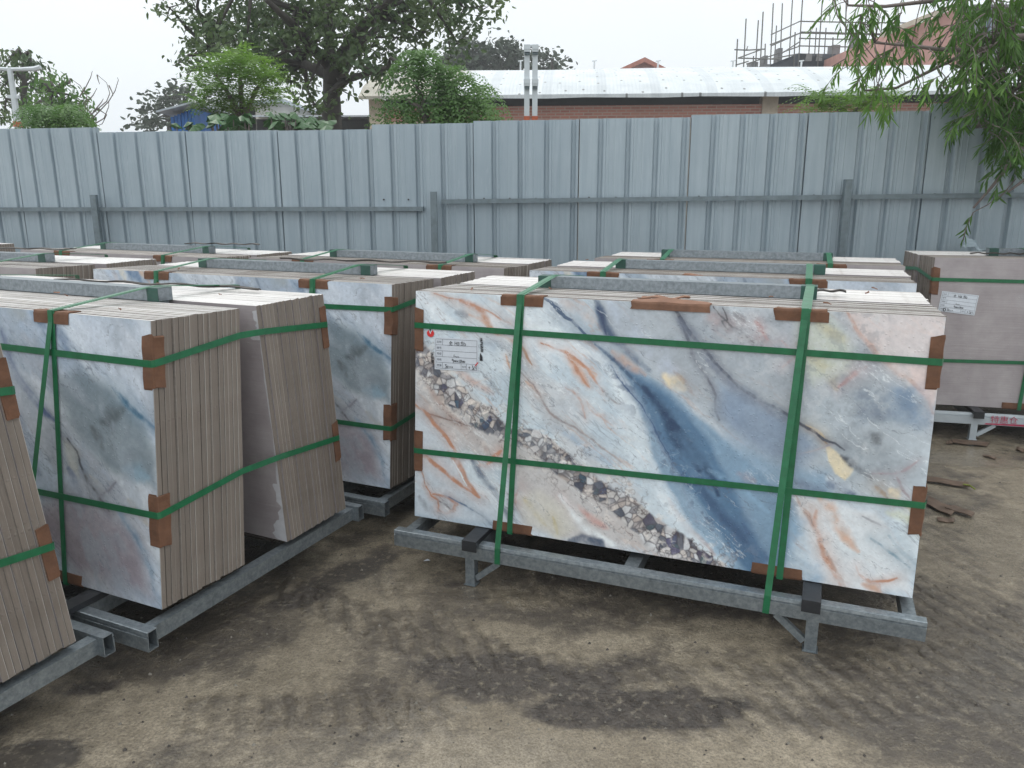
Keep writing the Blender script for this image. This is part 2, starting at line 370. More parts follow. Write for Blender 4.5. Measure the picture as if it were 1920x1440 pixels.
PAINT_B=[
('s',(222,214,196),31.0,0.6,0.8,[182,-9,210,22,230,61]),
('s',(112,142,176),74.4,0.8,0.85,[249,-12,284,14,326,57]),
('s',(220,190,165),24.8,0.6,0.8,[330,-15,350,8,392,49]),
('s',(205,190,185),24.8,0.8,0.6,[129,-7,149,24,170,64]),
('s',(170,185,200),43.4,0.9,0.6,[537,-9,621,44]),
('s',(90,108,132),15.5,0.7,0.85,[1053,-4,1071,24,1086,61]),
('s',(120,150,185),80.6,0.9,0.6,[964,-8,1001,40]),
('s',(170,175,175),68.2,0.9,0.5,[1146,-3,1219,23]),
('s',(130,160,190),43.4,0.9,0.5,[1264,16,1338,49]),
('p',(208,214,224),68.0,0,0.6,[1497,1,1800,6,1802,252,1604,157,1442,88]),
('p',(136,152,162),57.8,0,0.8,[1484,168,1623,222,1754,323,1804,432,1799,516,1582,481,1419,364,1380,229]),
('s',(176,184,196),44.2,0.9,0.6,[1210,105,1383,195,1524,283]),
('s',(110,128,170),27.2,0.9,0.8,[1054,46,1105,78,1137,164,1184,231,1238,275,1295,317,1354,345]),
('s',(92,108,150),8.5,0.6,0.8,[1105,82,1137,161,1187,227,1247,269,1308,315]),
('s',(128,148,178),34.0,0.9,0.65,[1278,-3,1309,30,1330,79]),
('s',(130,150,180),27.2,0.95,0.6,[1383,45,1429,89,1439,122]),
('s',(140,150,175),51.0,0.95,0.5,[1161,323,1230,441,1249,530]),
('s',(104,146,172),20.4,0.7,0.9,[1628,218,1683,262,1738,295,1811,335]),
('s',(90,130,160),10.2,0.7,0.8,[1668,247,1738,295,1798,322]),
('s',(112,122,128),37.4,1,0.7,[1569,329,1665,284]),
('s',(110,115,118),23.8,1,0.5,[1519,352,1562,415]),
('p',(200,198,186),27.2,0,0.6,[1385,407,1410,414,1453,440,1459,481,1451,528,1412,506,1391,456]),
('s',(88,92,100),10.2,0.8,0.85,[1403,403,1443,441,1464,484,1486,523,1509,548,1534,567,1555,590,1582,617]),
('s',(110,112,120),6.8,0.7,0.7,[1486,523,1502,572,1504,607]),
('s',(130,120,128),6.8,0.8,0.6,[1615,519,1589,549,1551,573]),
('s',(205,200,190),13.6,0.8,0.7,[1511,519,1541,543]),
('s',(150,180,200),44.2,0.95,0.6,[1653,470,1767,487]),
('p',(164,146,152),102.0,0,0.7,[1207,685,1388,581,1548,608,1630,647,1715,684,1740,766,1758,868,1429,866,1255,751]),
('s',(160,180,200),30.6,0.8,0.7,[1610,598,1688,672,1763,779,1792,878]),
('s',(120,150,175),8.5,0.8,0.6,[1648,635,1701,687,1741,749]),
('s',(196,186,170),23.8,0.9,0.5,[1670,571,1759,633]),
('s',(120,135,165),27.2,0.9,0.6,[1407,507,1452,571,1472,639])]

# ---------------------------------------------------------------- printed marble patterns (u right, v down, in millimetres)
def vnoise(h, w, cells_y, cells_x, seed):
    r = np.random.default_rng(seed).random((cells_y+2, cells_x+2))
    y = np.linspace(0, cells_y, h, endpoint=False); x = np.linspace(0, cells_x, w, endpoint=False)
    yi = y.astype(int); xi = x.astype(int); fy = y-yi; fx = x-xi; fy = fy*fy*(3-2*fy); fx = fx*fx*(3-2*fx)
    a = r[yi][:, xi]; b = r[yi][:, xi+1]; c = r[yi+1][:, xi]; d = r[yi+1][:, xi+1]
    fx = fx[None]; fy = fy[:, None]
    return (a*(1-fx)+b*fx)*(1-fy)+(c*(1-fx)+d*fx)*fy
def fbm(h, w, cy, cx, octv, seed, gain=.5):
    t = np.zeros((h, w)); a = 1; s = 0
    for o in range(octv): t += a*vnoise(h, w, cy*2**o, cx*2**o, seed+o); s += a; a *= gain
    return t/s
def fbm2(x, y, octv, seed, gain=.55):
    tb = np.random.default_rng(seed).random((256, 256)); t = np.zeros(x.shape); a = 1; s = 0
    for o in range(octv):
        X = x*2**o+17.3*o; Y = y*2**o+9.1*o; xi = np.floor(X).astype(int); yi = np.floor(Y).astype(int); fx = X-xi; fy = Y-yi
        fx = fx*fx*(3-2*fx); fy = fy*fy*(3-2*fy); x0 = xi % 256; x1 = (xi+1) % 256; y0 = yi % 256; y1 = (yi+1) % 256
        t += a*((tb[y0, x0]*(1-fx)+tb[y0, x1]*fx)*(1-fy)+(tb[y1, x0]*(1-fx)+tb[y1, x1]*fx)*fy); s += a; a *= gain
    return t/s
def streaks(cv, seed, c, al, ang=.62, L=420, W=60, thr=.02, zone=None):
    u = cv.U*math.cos(ang)+cv.V*math.sin(ang); v = -cv.U*math.sin(ang)+cv.V*math.cos(ang)
    f = fbm2(u/L+7, v/W+3, 6, seed); g = fbm2(u/300, v/120, 4, seed+9)
    m = smooth(1-np.abs(f-.5)/thr)*smooth((g-.42)*6)*al
    cv.blend(m if zone is None else m*zone, lin(c))
def wash(cv, seed, c, al, ang=.62, L=520, W=150, lo=.5):
    u = cv.U*math.cos(ang)+cv.V*math.sin(ang); v = -cv.U*math.sin(ang)+cv.V*math.cos(ang)
    f = fbm2(u/L+1, v/W+5, 7, seed, .6); cv.blend(smooth((f-lo)*7)*al, lin(c))
def smooth(x): x = np.clip(x, 0, 1); return x*x*(3-2*x)
class Canvas:
    def __init__(s, w_mm, h_mm, nx, ny, base, warp=9, seed=1):
        s.nx, s.ny = nx, ny
        U, V = np.meshgrid(np.linspace(0, w_mm, nx), np.linspace(0, h_mm, ny))
        k = w_mm/h_mm; c = 5
        s.U0, s.V0 = U, V
        s.U = U+(fbm(ny, nx, c, int(c*k), 7, seed, .58)-.5)*warp*5; s.V = V+(fbm(ny, nx, c, int(c*k), 7, seed+20, .58)-.5)*warp*5
        s.img = np.ones((ny, nx, 3))*np.array(lin(base))
        s.fine = fbm(ny, nx, 24, int(24*k), 5, seed+40, .65)
        s.mid = fbm(ny, nx, 7, int(7*k), 6, seed+60, .6)
        s.brk = fbm(ny, nx, 11, int(11*k), 5, seed+80, .65)
    def blend(s, m, c):
        m = np.clip(m, 0, 1)[..., None]; s.img[:] = s.img*(1-m)+np.array(c)*m
    def dist(s, P):
        d = np.full(s.U.shape, 1e9); tt = np.zeros(s.U.shape); n = len(P)-1
        for i, ((x0, y0), (x1, y1)) in enumerate(zip(P[:-1], P[1:])):
            dx, dy = x1-x0, y1-y0; L = dx*dx+dy*dy+1e-9
            t = np.clip(((s.U-x0)*dx+(s.V-y0)*dy)/L, 0, 1)
            q = np.hypot(s.U-x0-t*dx, s.V-y0-t*dy); c = q < d; d = np.where(c, q, d); tt = np.where(c, (i+t)/n, tt)
        s.tt = tt
        return d
    def apply(s, feats):
        for k, c, wd, soft, al, fl in feats:
            P = [(fl[i], fl[i+1]) for i in range(0, len(fl), 2)]; c = lin(c)
            br = .62+.76*s.fine
            if k == 's':
                d = s.dist(P); tp = (.35+.65*np.sin(np.pi*np.clip(s.tt, .02, .98))**.6); r = wd/2*(0.4+1.2*s.mid)*tp
                m = smooth(1-(d-r*(1-soft))/(r*soft*2+2.5))*al*(.35+.9*smooth((s.brk-.3)*2.6))*br
                if wd < 22: m = np.maximum(m, np.exp(-(d/(wd*1.6+6))**2)*al*.28*s.brk*2)
            else:
                d = s.dist(P+[P[0]]); ins = np.zeros(s.U.shape, bool)
                for (x0, y0), (x1, y1) in zip(P, P[1:]+[P[0]]):
                    cnd = ((y0 > s.V) != (y1 > s.V)); 
                    ins ^= cnd & (s.U < (x1-x0)*(s.V-y0)/((y1-y0) if y1 != y0 else 1e-9)+x0)
                sd = np.where(ins, d, -d); m = smooth(sd/(wd+1)+.5)*al*(.8+.4*s.mid)
            s.blend(m, c)
    def pebbles(s, band, dark, seed=3, wide=1.0):
        P = [(b[0], b[1]) for b in band]; d = s.dist(P); ww = np.full(s.U.shape, 40.)
        best = np.full(s.U.shape, 1e9)
        for (x, y, wd) in band:
            q = np.hypot(s.U-x, s.V-y); up = q < best; best = np.where(up, q, best); ww = np.where(up, wd, ww)
        mask = smooth((ww*wide*(.35+1.2*s.mid)-d)/16+.5)*(.75+.5*s.brk)
        idx = np.argwhere(d < 90)
        g = np.random.default_rng(seed); seeds = []
        for i in range(len(P)-1):
            (x0, y0), (x1, y1) = P[i], P[i+1]; L = math.hypot(x1-x0, y1-y0)
            for _ in range(int(L/5.5)):
                t = g.random(); o = g.normal()*30; nx_, ny_ = -(y1-y0)/L, (x1-x0)/L
                seeds.append((x0+t*(x1-x0)+nx_*o, y0+t*(y1-y0)+ny_*o))
        S = np.array(seeds); pal = [lin(c) for c in ((200,196,194),(184,176,174),(208,198,192),(168,166,170),(208,208,210),(132,134,144),(192,180,174),(204,200,200),(112,118,132))]
        sc_ = np.array([pal[g.integers(len(pal))] for _ in S])
        dk = np.array(dark, float)
        for j, (x, y) in enumerate(S):
            if np.min(np.hypot(dk[:, 0]-x, dk[:, 1]-y)/dk[:, 2]) < .9: sc_[j] = lin((100+g.integers(20), 110+g.integers(20), 128+g.integers(20)))
        u = s.U[idx[:, 0], idx[:, 1]]; v = s.V[idx[:, 0], idx[:, 1]]
        col = np.zeros((len(idx), 3)); cr_ = np.zeros(len(idx))
        for a in range(0, len(idx), 20000):
            dd = np.hypot(u[a:a+20000, None]-S[None, :, 0], v[a:a+20000, None]-S[None, :, 1])
            p = np.argpartition(dd, 1, axis=1)[:, :2]; d2 = np.take_along_axis(dd, p, 1); o = np.argsort(d2, 1)
            p = np.take_along_axis(p, o, 1); d2 = np.take_along_axis(d2, o, 1)
            col[a:a+20000] = sc_[p[:, 0]]; cr_[a:a+20000] = smooth(1-(d2[:, 1]-d2[:, 0])/6.5)
        f = s.fine[idx[:, 0], idx[:, 1]][:, None]
        col = col*(.75+.5*f); col = col*(1-cr_[:, None]*.65)+np.array(lin((98,96,104)))*cr_[:, None]*.65
        m = mask[idx[:, 0], idx[:, 1]][:, None]
        s.img[idx[:, 0], idx[:, 1]] = s.img[idx[:, 0], idx[:, 1]]*(1-m)+col*m
def veins(cv, n, c, seed, ang=(.5, 1.1), al=.4):
    g = np.random.default_rng(seed)
    L = []
    for _ in range(n):
        x = g.random()*1900-200; y = g.random()*700-100; a = g.uniform(*ang); pts = []
        for k in range(int(g.integers(4, 9))):
            pts += [round(x), round(y)]; a += g.normal()*.22; x += math.cos(a)*45; y += math.sin(a)*45
        L.append(('s', c, g.uniform(1.5, 6), .9, al*g.uniform(.3, 1), pts))
    cv.apply(L)
cvA = Canvas(1800, 900, 820, 410, (203,213,220), 8, 11)
cvA.blend(smooth((cvA.mid-.45)*4)*.35, lin((176,196,212)))
wash(cvA, 401, (168,184,198), .5); wash(cvA, 402, (196,190,190), .4, lo=.52); wash(cvA, 403, (222,226,230), .6, lo=.5)
streaks(cvA, 411, (146,156,170), .5); streaks(cvA, 412, (208,170,148), .45, thr=.03); streaks(cvA, 413, (170,160,160), .5, L=300, W=40, thr=.014)
veins(cvA, 12, (168,176,188), 5, al=.5); veins(cvA, 10, (214,184,166), 6, al=.5)
cvA.apply(PAINT_A[:PEB_AT])
cvA.pebbles(PEBBLE_BAND, PEBBLE_DARK)
tanm = np.exp(-(cvA.dist([(b[0], b[1]) for b in PEBBLE_BAND])/95)**2)
g_ = np.abs(fbm(cvA.ny, cvA.nx, 16, 32, 5, 333, .62)-.5)
cvA.blend(tanm*smooth(1-g_/.035)*.75, lin((112,98,98)))
cvA.blend(tanm*smooth((cvA.fine-.55)*6)*.6, lin((222,214,206)))
cvA.apply(PAINT_A[PEB_AT:])
# granite-like speckle of the grey upper right part, white foam in the blue wave
gr_ = smooth((cvA.U0*.8-cvA.V0-620)/300)*smooth((1650-cvA.U0)/100+.5)
cvA.blend(gr_*smooth((cvA.fine-.52)*7)*.35, lin((140,146,154))); cvA.blend(gr_*smooth((.46-cvA.fine)*7)*.35, lin((214,216,218)))
wv_ = np.exp(-(cvA.dist([(800,230),(900,380),(1010,540),(1140,720),(1270,860)])/42)**2)
cvA.blend(wv_*smooth(1-np.abs(cvA.brk-.5)/.025)*.45, lin((176,196,212))); cvA.blend(wv_*smooth((cvA.fine-.56)*8)*.5, lin((72,92,124)))
cvA.apply([('s',(150,168,190),3,.8,.7,[820,250,900,400,1010,560,1120,760]),('s',(84,110,150),4,.8,.7,[780,220,860,330,980,500,1080,640])])
streaks(cvA, 421, (120,126,138), .5, L=260, W=90, thr=.008); streaks(cvA, 422, (226,230,232), .5, L=300, W=50, thr=.012)
L_ = cvA.img.mean(2, keepdims=True); cvA.img[:] = np.clip(cvA.img*(1+.9*(L_-.46)), .01, .92)
hi = fbm2(cvA.U0/9, cvA.V0/9, 3, 77); cvA.img *= (.80+.26*cvA.fine+.16*hi)[..., None]
cvB = Canvas(1800, 900, 520, 260, (198,208,220), 8, 31)
cvB.blend(smooth((cvB.mid-.42)*4)*.4, lin((170,184,204)))
wash(cvB, 501, (160,176,196), .6); wash(cvB, 502, (182,180,184), .45, lo=.52); wash(cvB, 503, (218,224,230), .6, lo=.52)
streaks(cvB, 511, (140,150,166), .6); streaks(cvB, 512, (120,132,150), .4, L=300, W=50, thr=.012)
cvB.apply(PAINT_B)
cvB.blend(smooth((cvB.fine-.55)*5)*.25, lin((140,150,160)))
streaks(cvB, 521, (110,114,124), .5, L=240, W=110, thr=.007); wash(cvB, 531, (172,182,194), .45, ang=1.1, L=200, W=90, lo=.5)
L_ = cvB.img.mean(2, keepdims=True); cvB.img[:] = np.clip(cvB.img*(1+.8*(L_-.52)), .01, .92)
hi = fbm2(cvB.U0/9, cvB.V0/9, 3, 78); cvB.img *= (.76+.30*cvB.fine+.18*hi)[..., None]

def grid_faces(nx, ny):
    i = np.arange((ny-1)*(nx-1)); r = i//(nx-1); c = i % (nx-1); a = r*nx+c
    return np.stack([a, a+1, a+nx+1, a+nx], 1)
def mesh_np(name, V, F, mats, mi=None, cols=None):
    me = bpy.data.meshes.new(name); me.vertices.add(len(V)); me.vertices.foreach_set('co', V.astype(np.float32).ravel())
    me.loops.add(F.size); me.loops.foreach_set('vertex_index', F.astype(np.int32).ravel())
    me.polygons.add(len(F)); me.polygons.foreach_set('loop_start', (np.arange(len(F))*F.shape[1]).astype(np.int32))
    try: me.polygons.foreach_set('loop_total', np.full(len(F), F.shape[1], np.int32))
    except Exception: pass
    for m in mats: me.materials.append(m)
    if mi is not None: me.polygons.foreach_set('material_index', mi.astype(np.int32))
    me.update(calc_edges=True)
    if cols is not None:
        a = me.color_attributes.new('Col', 'FLOAT_COLOR', 'POINT')
        c4 = np.ones((len(V), 4), np.float32); c4[:, :3] = cols; a.data.foreach_set('color', c4.ravel())
    me.validate()
    return me
SL, SH, ST = 1.8, .9, .0176
def slab_mesh(name, front, seed, cv=None):
    """one slab: base on z=0, outer face on y=0, length along x; thin glaze layer on the outer face; ragged sawn sides"""
    g = random.Random(seed); V = []; F = []; mi = []
    nz, nx = 14, 12
    def ring(y, amp):
        amp *= .22
        P = []
        for i in range(nx): P.append((-SL/2+SL*i/nx, y, g.uniform(0, amp)))
        for i in range(nz): P.append((SL/2-g.uniform(0, amp), y, SH*i/nz))
        for i in range(nx): P.append((SL/2-SL*i/nx, y, SH-g.uniform(0, amp*.7)))
        for i in range(nz): P.append((-SL/2+g.uniform(0, amp), y, SH-SH*i/nz))
        return P
    n = 2*(nx+nz); off = g.uniform(-.0015, .0015)
    rings = [ring(0, .0012), ring(.0016, .0012), ring(.0019, .005), ring(ST-.0015, .004), ring(ST, .006)]
    for r in rings: V += r
    for k in range(4):
        for i in range(n):
            j = (i+1) % n; F.append((k*n+i, k*n+j, (k+1)*n+j, (k+1)*n+i))
            mi.append(1 if k == 0 else (2 if nx+nz <= i < 2*nx+nz else 0))
    me_f = F[:]
    if cv is None:
        F.append(tuple(range(n-1, -1, -1))); mi.append(3 if front == 'back' else 1)
    F.append(tuple(4*n+i for i in range(n))); mi.append(3)
    F = [tuple(reversed(f)) for f in F]
    me = bpy.data.meshes.new(name); 
    if cv is None:
        me.from_pydata(V, [], F)
        for m in (M_EDGE, M_GLAZE, M_TOP, M_BACK): me.materials.append(m)
        me.polygons.foreach_set('material_index', mi)
    else:
        o = len(V); U, W = cv.U0/1000, cv.V0/1000
        e = .0009; X = (U-.9)*(1-e); Z = (.9-W)*(1-e)+.0005
        GV = np.stack([X.ravel(), np.full(X.size, -.0003), Z.ravel()], 1)
        GF = grid_faces(cv.nx, cv.ny)+o
        me.from_pydata(V+[tuple(p) for p in GV.tolist()], [], F+[(a, d, c, b) for a, b, c, d in GF.tolist()])
        for m in (M_EDGE, M_GLAZE, M_TOP, M_BACK, M_FACE): me.materials.append(m)
        me.polygons.foreach_set('material_index', mi+[4]*len(GF))
        a = me.color_attributes.new('Col', 'FLOAT_COLOR', 'POINT')
        c4 = np.ones((len(me.vertices), 4), np.float32); c4[o:, :3] = cv.img.reshape(-1, 3); a.data.foreach_set('color', c4.ravel())
    me.update()
    return me
SLABS = [slab_mesh('slab', 'plain', 100+i) for i in range(7)]
SLAB_BACK = slab_mesh('slab_reversed', 'back', 200)
SLAB_A = slab_mesh('slab_printed', 'face', 201, cvA)
SLAB_B = slab_mesh('slab_printed_pale', 'face', 202, cvB)
# ---------------------------------------------------------------- racks, slabs, straps, edge protectors
LEGX, BEAMY, BT = .61, .555, .175
def rack_frame(q, desc, label):
    M_ZINC = M_ZINCW if q.get('white') else globals()['M_ZINC']
    x, y, yaw = q['p']; dz = q['hb']-.2
    root = empty('slab_rack', (x, y, 0), yaw)
    tag(root, label, 'steel rack', 'steel racks carrying slabs')
    def zz(v): return v+dz
    for s in (-1, 1):
        b = MB(); y0 = s*BEAMY
        # strut channel: body, groove and lip, as an extruded profile
        pr = [(0, zz(.113)), (0, zz(.158)), (.004, zz(.160)), (.004, zz(.163)), (0, zz(.165)), (.002, zz(.176)), (.006, zz(.177)), (.038, zz(.177)), (.038, zz(.113))]
        vs = []
        for xe in (-.935, .935):
            for (a, z) in pr: vs.append((xe, y0-s*a, z))
        n = len(pr)
        fs = [(i, (i+1) % n, n+(i+1) % n, n+i) for i in range(n)]
        for xe in (-.935, .935): vs += [(xe, y0-s*a, z) for a, z in ((.003, zz(.116)), (.006, zz(.174)), (.035, zz(.174)), (.035, zz(.116)))]
        for xe in (-.80, .80): vs += [(xe, y0-s*a, z) for a, z in ((.003, zz(.116)), (.006, zz(.174)), (.035, zz(.174)), (.035, zz(.116)))]
        for o_, i_ in ((0, 2*n), (n, 2*n+4)):
            cap = [(o_, o_+1, o_+2, o_+3, o_+4, o_+5, i_+1, i_), (o_+5, o_+6, o_+7, i_+2, i_+1), (o_+7, o_+8, i_+3, i_+2), (o_+8, o_, i_, i_+3)]
            inn_ = [(i_+k, i_+(k+1) % 4, i_+8+(k+1) % 4, i_+8+k) for k in range(4)]+[(i_+8, i_+9, i_+10, i_+11)]
            fs += (cap+inn_) if o_ == 0 else [tuple(reversed(f)) for f in cap+inn_]
        if s > 0: fs = [tuple(reversed(f)) for f in fs]
        b.add(vs, [tuple(reversed(f)) for f in fs]); b.build('long_beam', M_ZINC, root)
        for lx in (-LEGX, LEGX):
            l = MB(); l.box((lx-.019, y0-s*.036 if s > 0 else y0+.002, 0.004), (lx+.019, y0-s*.002 if s > 0 else y0+.036, zz(.113)))
            l.box((lx-.024, y0-.042 if s > 0 else y0-.002, 0), (lx+.024, y0+.002 if s > 0 else y0+.042, .004))
            l.build('leg', M_ZINC, root)
            g = MB(); k = -1 if lx > 0 else 1
            g.bar((lx+k*.022, y0-s*.02, .03), (lx+k*.115, y0-s*.02, zz(.109)), .022, .022, up=(0,1,0)); g.build('brace', M_ZINC, root)
    for cx in (-.89, .89):
        b = MB(); b.box((cx-.02, -.517, zz(.118)), (cx+.02, .517, zz(.168))); b.build('cross_beam', M_ZINC, root)
    for cx in (-.6, 0, .6):
        b = MB(); b.box((cx-.025, -.517, zz(.121)), (cx+.025, .517, zz(.174))); b.build('cross_beam', M_ZINC2, root)
        if cx:
            for s in (-1, 1):
                b = MB(); b.box((cx-.029, s*.33 if s > 0 else -.575, zz(.1775)), (cx+.029, .575 if s > 0 else -.33, zz(.197)))
                b.box((cx-.029, s*.575 if s > 0 else -.581, zz(.155)), (cx+.029, .581 if s > 0 else -.575, zz(.1972)))
                b.build('rubber_pad', M_RUBBER, root)
    pl = MB(); pl.box((-.84, -.33, zz(.1775)), (.84, -.1, zz(.188))); pl.box((-.84, .1, zz(.1775)), (.84, .33, zz(.188))); pl.build('base_board', M_DARK, root)
    t = q.get('tube', (-.53, .53)); zt = q['hb']+.9
    b = MB(); b.box((t[0], -.030, zt-.010), (t[1], .030, zt+.035)); tb = b.build('top_tube', M_ZINC2, root)
    for k in (0, 1):
        b = MB(); xx = t[k]+(.028 if k == 0 else -.028)
        b.box((xx-.0275, -.0315, zt-.0115), (xx+.0275, .0315, zt+.0365)); b.build('sleeve', M_SLEEVE, tb)
        b = MB(); b.box((xx-.02, -.02, zz(.176)), (xx+.02, .02, zt-.012)); b.build('upright', M_ZINC2, root)
    return root

def stack(q, side, desc, front_mesh, front_label, count=18, group_label=None, as_stuff=None):
    x, y, yaw = q['p']; l = q['lf'] if side == 'f' else q['lr']; T = q['T']; n = 18
    Mr = Matrix.Translation((x, y, 0)) @ Matrix.Rotation(yaw, 4, 'Z')
    g = random.Random(hash_(desc+side)); sx = 1
    for i in range(count):
        jx, jz = g.gauss(0, .002), abs(g.gauss(0, .0012))-.009*(i/17 if side == 'f' else 1)
        if i == 0: jx = 0; jz = 0 if side == 'f' else -.009
        yy = -q['db']+i*T/n
        L = Matrix.Translation((jx, yy, q['hb']+jz)) @ Matrix.Rotation(-l, 4, 'X')
        if side == 'r': L = Matrix.Translation((q['off'], 0, 0)) @ Matrix.Rotation(math.pi, 4, 'Z') @ L
        me = front_mesh if i == 0 else SLABS[g.randrange(7)]
        if i == 0 and front_mesh is None: me = SLAB_BACK
        if as_stuff is not None: as_stuff.append((me, Mr @ L)); continue
        if side == 'r' and i == count-1 and me in SLABS: pass
        o = link('stone_slab', me, M=Mr @ L); o['kind'] = 'thing'
        if i == 0: tag(o, front_label, 'stone slab', 'slabs stacked on the racks'); first = o
        else: tag(o, group_label, 'stone slab', 'plain slabs of the '+desc)
    return first if as_stuff is None else None
def hash_(s):
    h = 7
    for ch in s: h = (h*31+ord(ch)) % 1000003
    return h

def pmesh(name, L, seed, wa=.043, wb=.037, mat=None, curl=.0):
    """an L-shaped cardboard corner: runs along local z from 0 to L, legs along +x and +y, torn ends"""
    g = random.Random(seed); b = MB(); th = .0032; n = 9
    prof = [(wa, -th), (.006, -th), (-.001, -.001), (-th, .006), (-th, wb), (0, wb), (0, .006), (.002, .002), (.006, 0), (wa, 0)]
    rows = []
    for k in range(n+1):
        z = L*k/n; bow = math.sin(k*1.3+seed)*.0012
        row = []
        for (a, c) in prof:
            zz = z
            if k in (0, n): zz += g.uniform(-.006, .006)
            o = curl*(abs(a)+abs(c))*math.sin(k/n*3.1)
            row.append((a+bow*(a < 0), c-bow*(c < 0)-o*(a > .02), zz))
        rows.append(row)
    m = len(prof); vs = [p for r in rows for p in r]
    fs = [(k*m+i, k*m+(i+1) % m, (k+1)*m+(i+1) % m, (k+1)*m+i) for k in range(n) for i in range(m)]
    fs += [tuple(range(m-1, -1, -1)), tuple(n*m+i for i in range(m))]
    b.add(vs, fs)
    me = bpy.data.meshes.new(name); me.from_pydata(b.v, [], b.f); me.materials.append(mat or M_CARD); me.update(); return me
PROT = [pmesh('corner_board', .158, s, curl=.02*(s % 2)) for s in range(4)]

def frame_pts(q):
    """helpers for one rack in its own coordinates"""
    def fp(u, v, off=0.0, side='f'):
        l = q['lf'] if side == 'f' else q['lr']
        yy = -q['db']+math.sin(l)*(.9-v)-off*math.cos(l); zz = q['hb']+math.cos(l)*(.9-v)+off*math.sin(l)*-1
        xx = u-.9
        if side == 'r': return Vector((xx+q['off'], -yy, zz))
        return Vector((xx, yy, zz))
    return fp

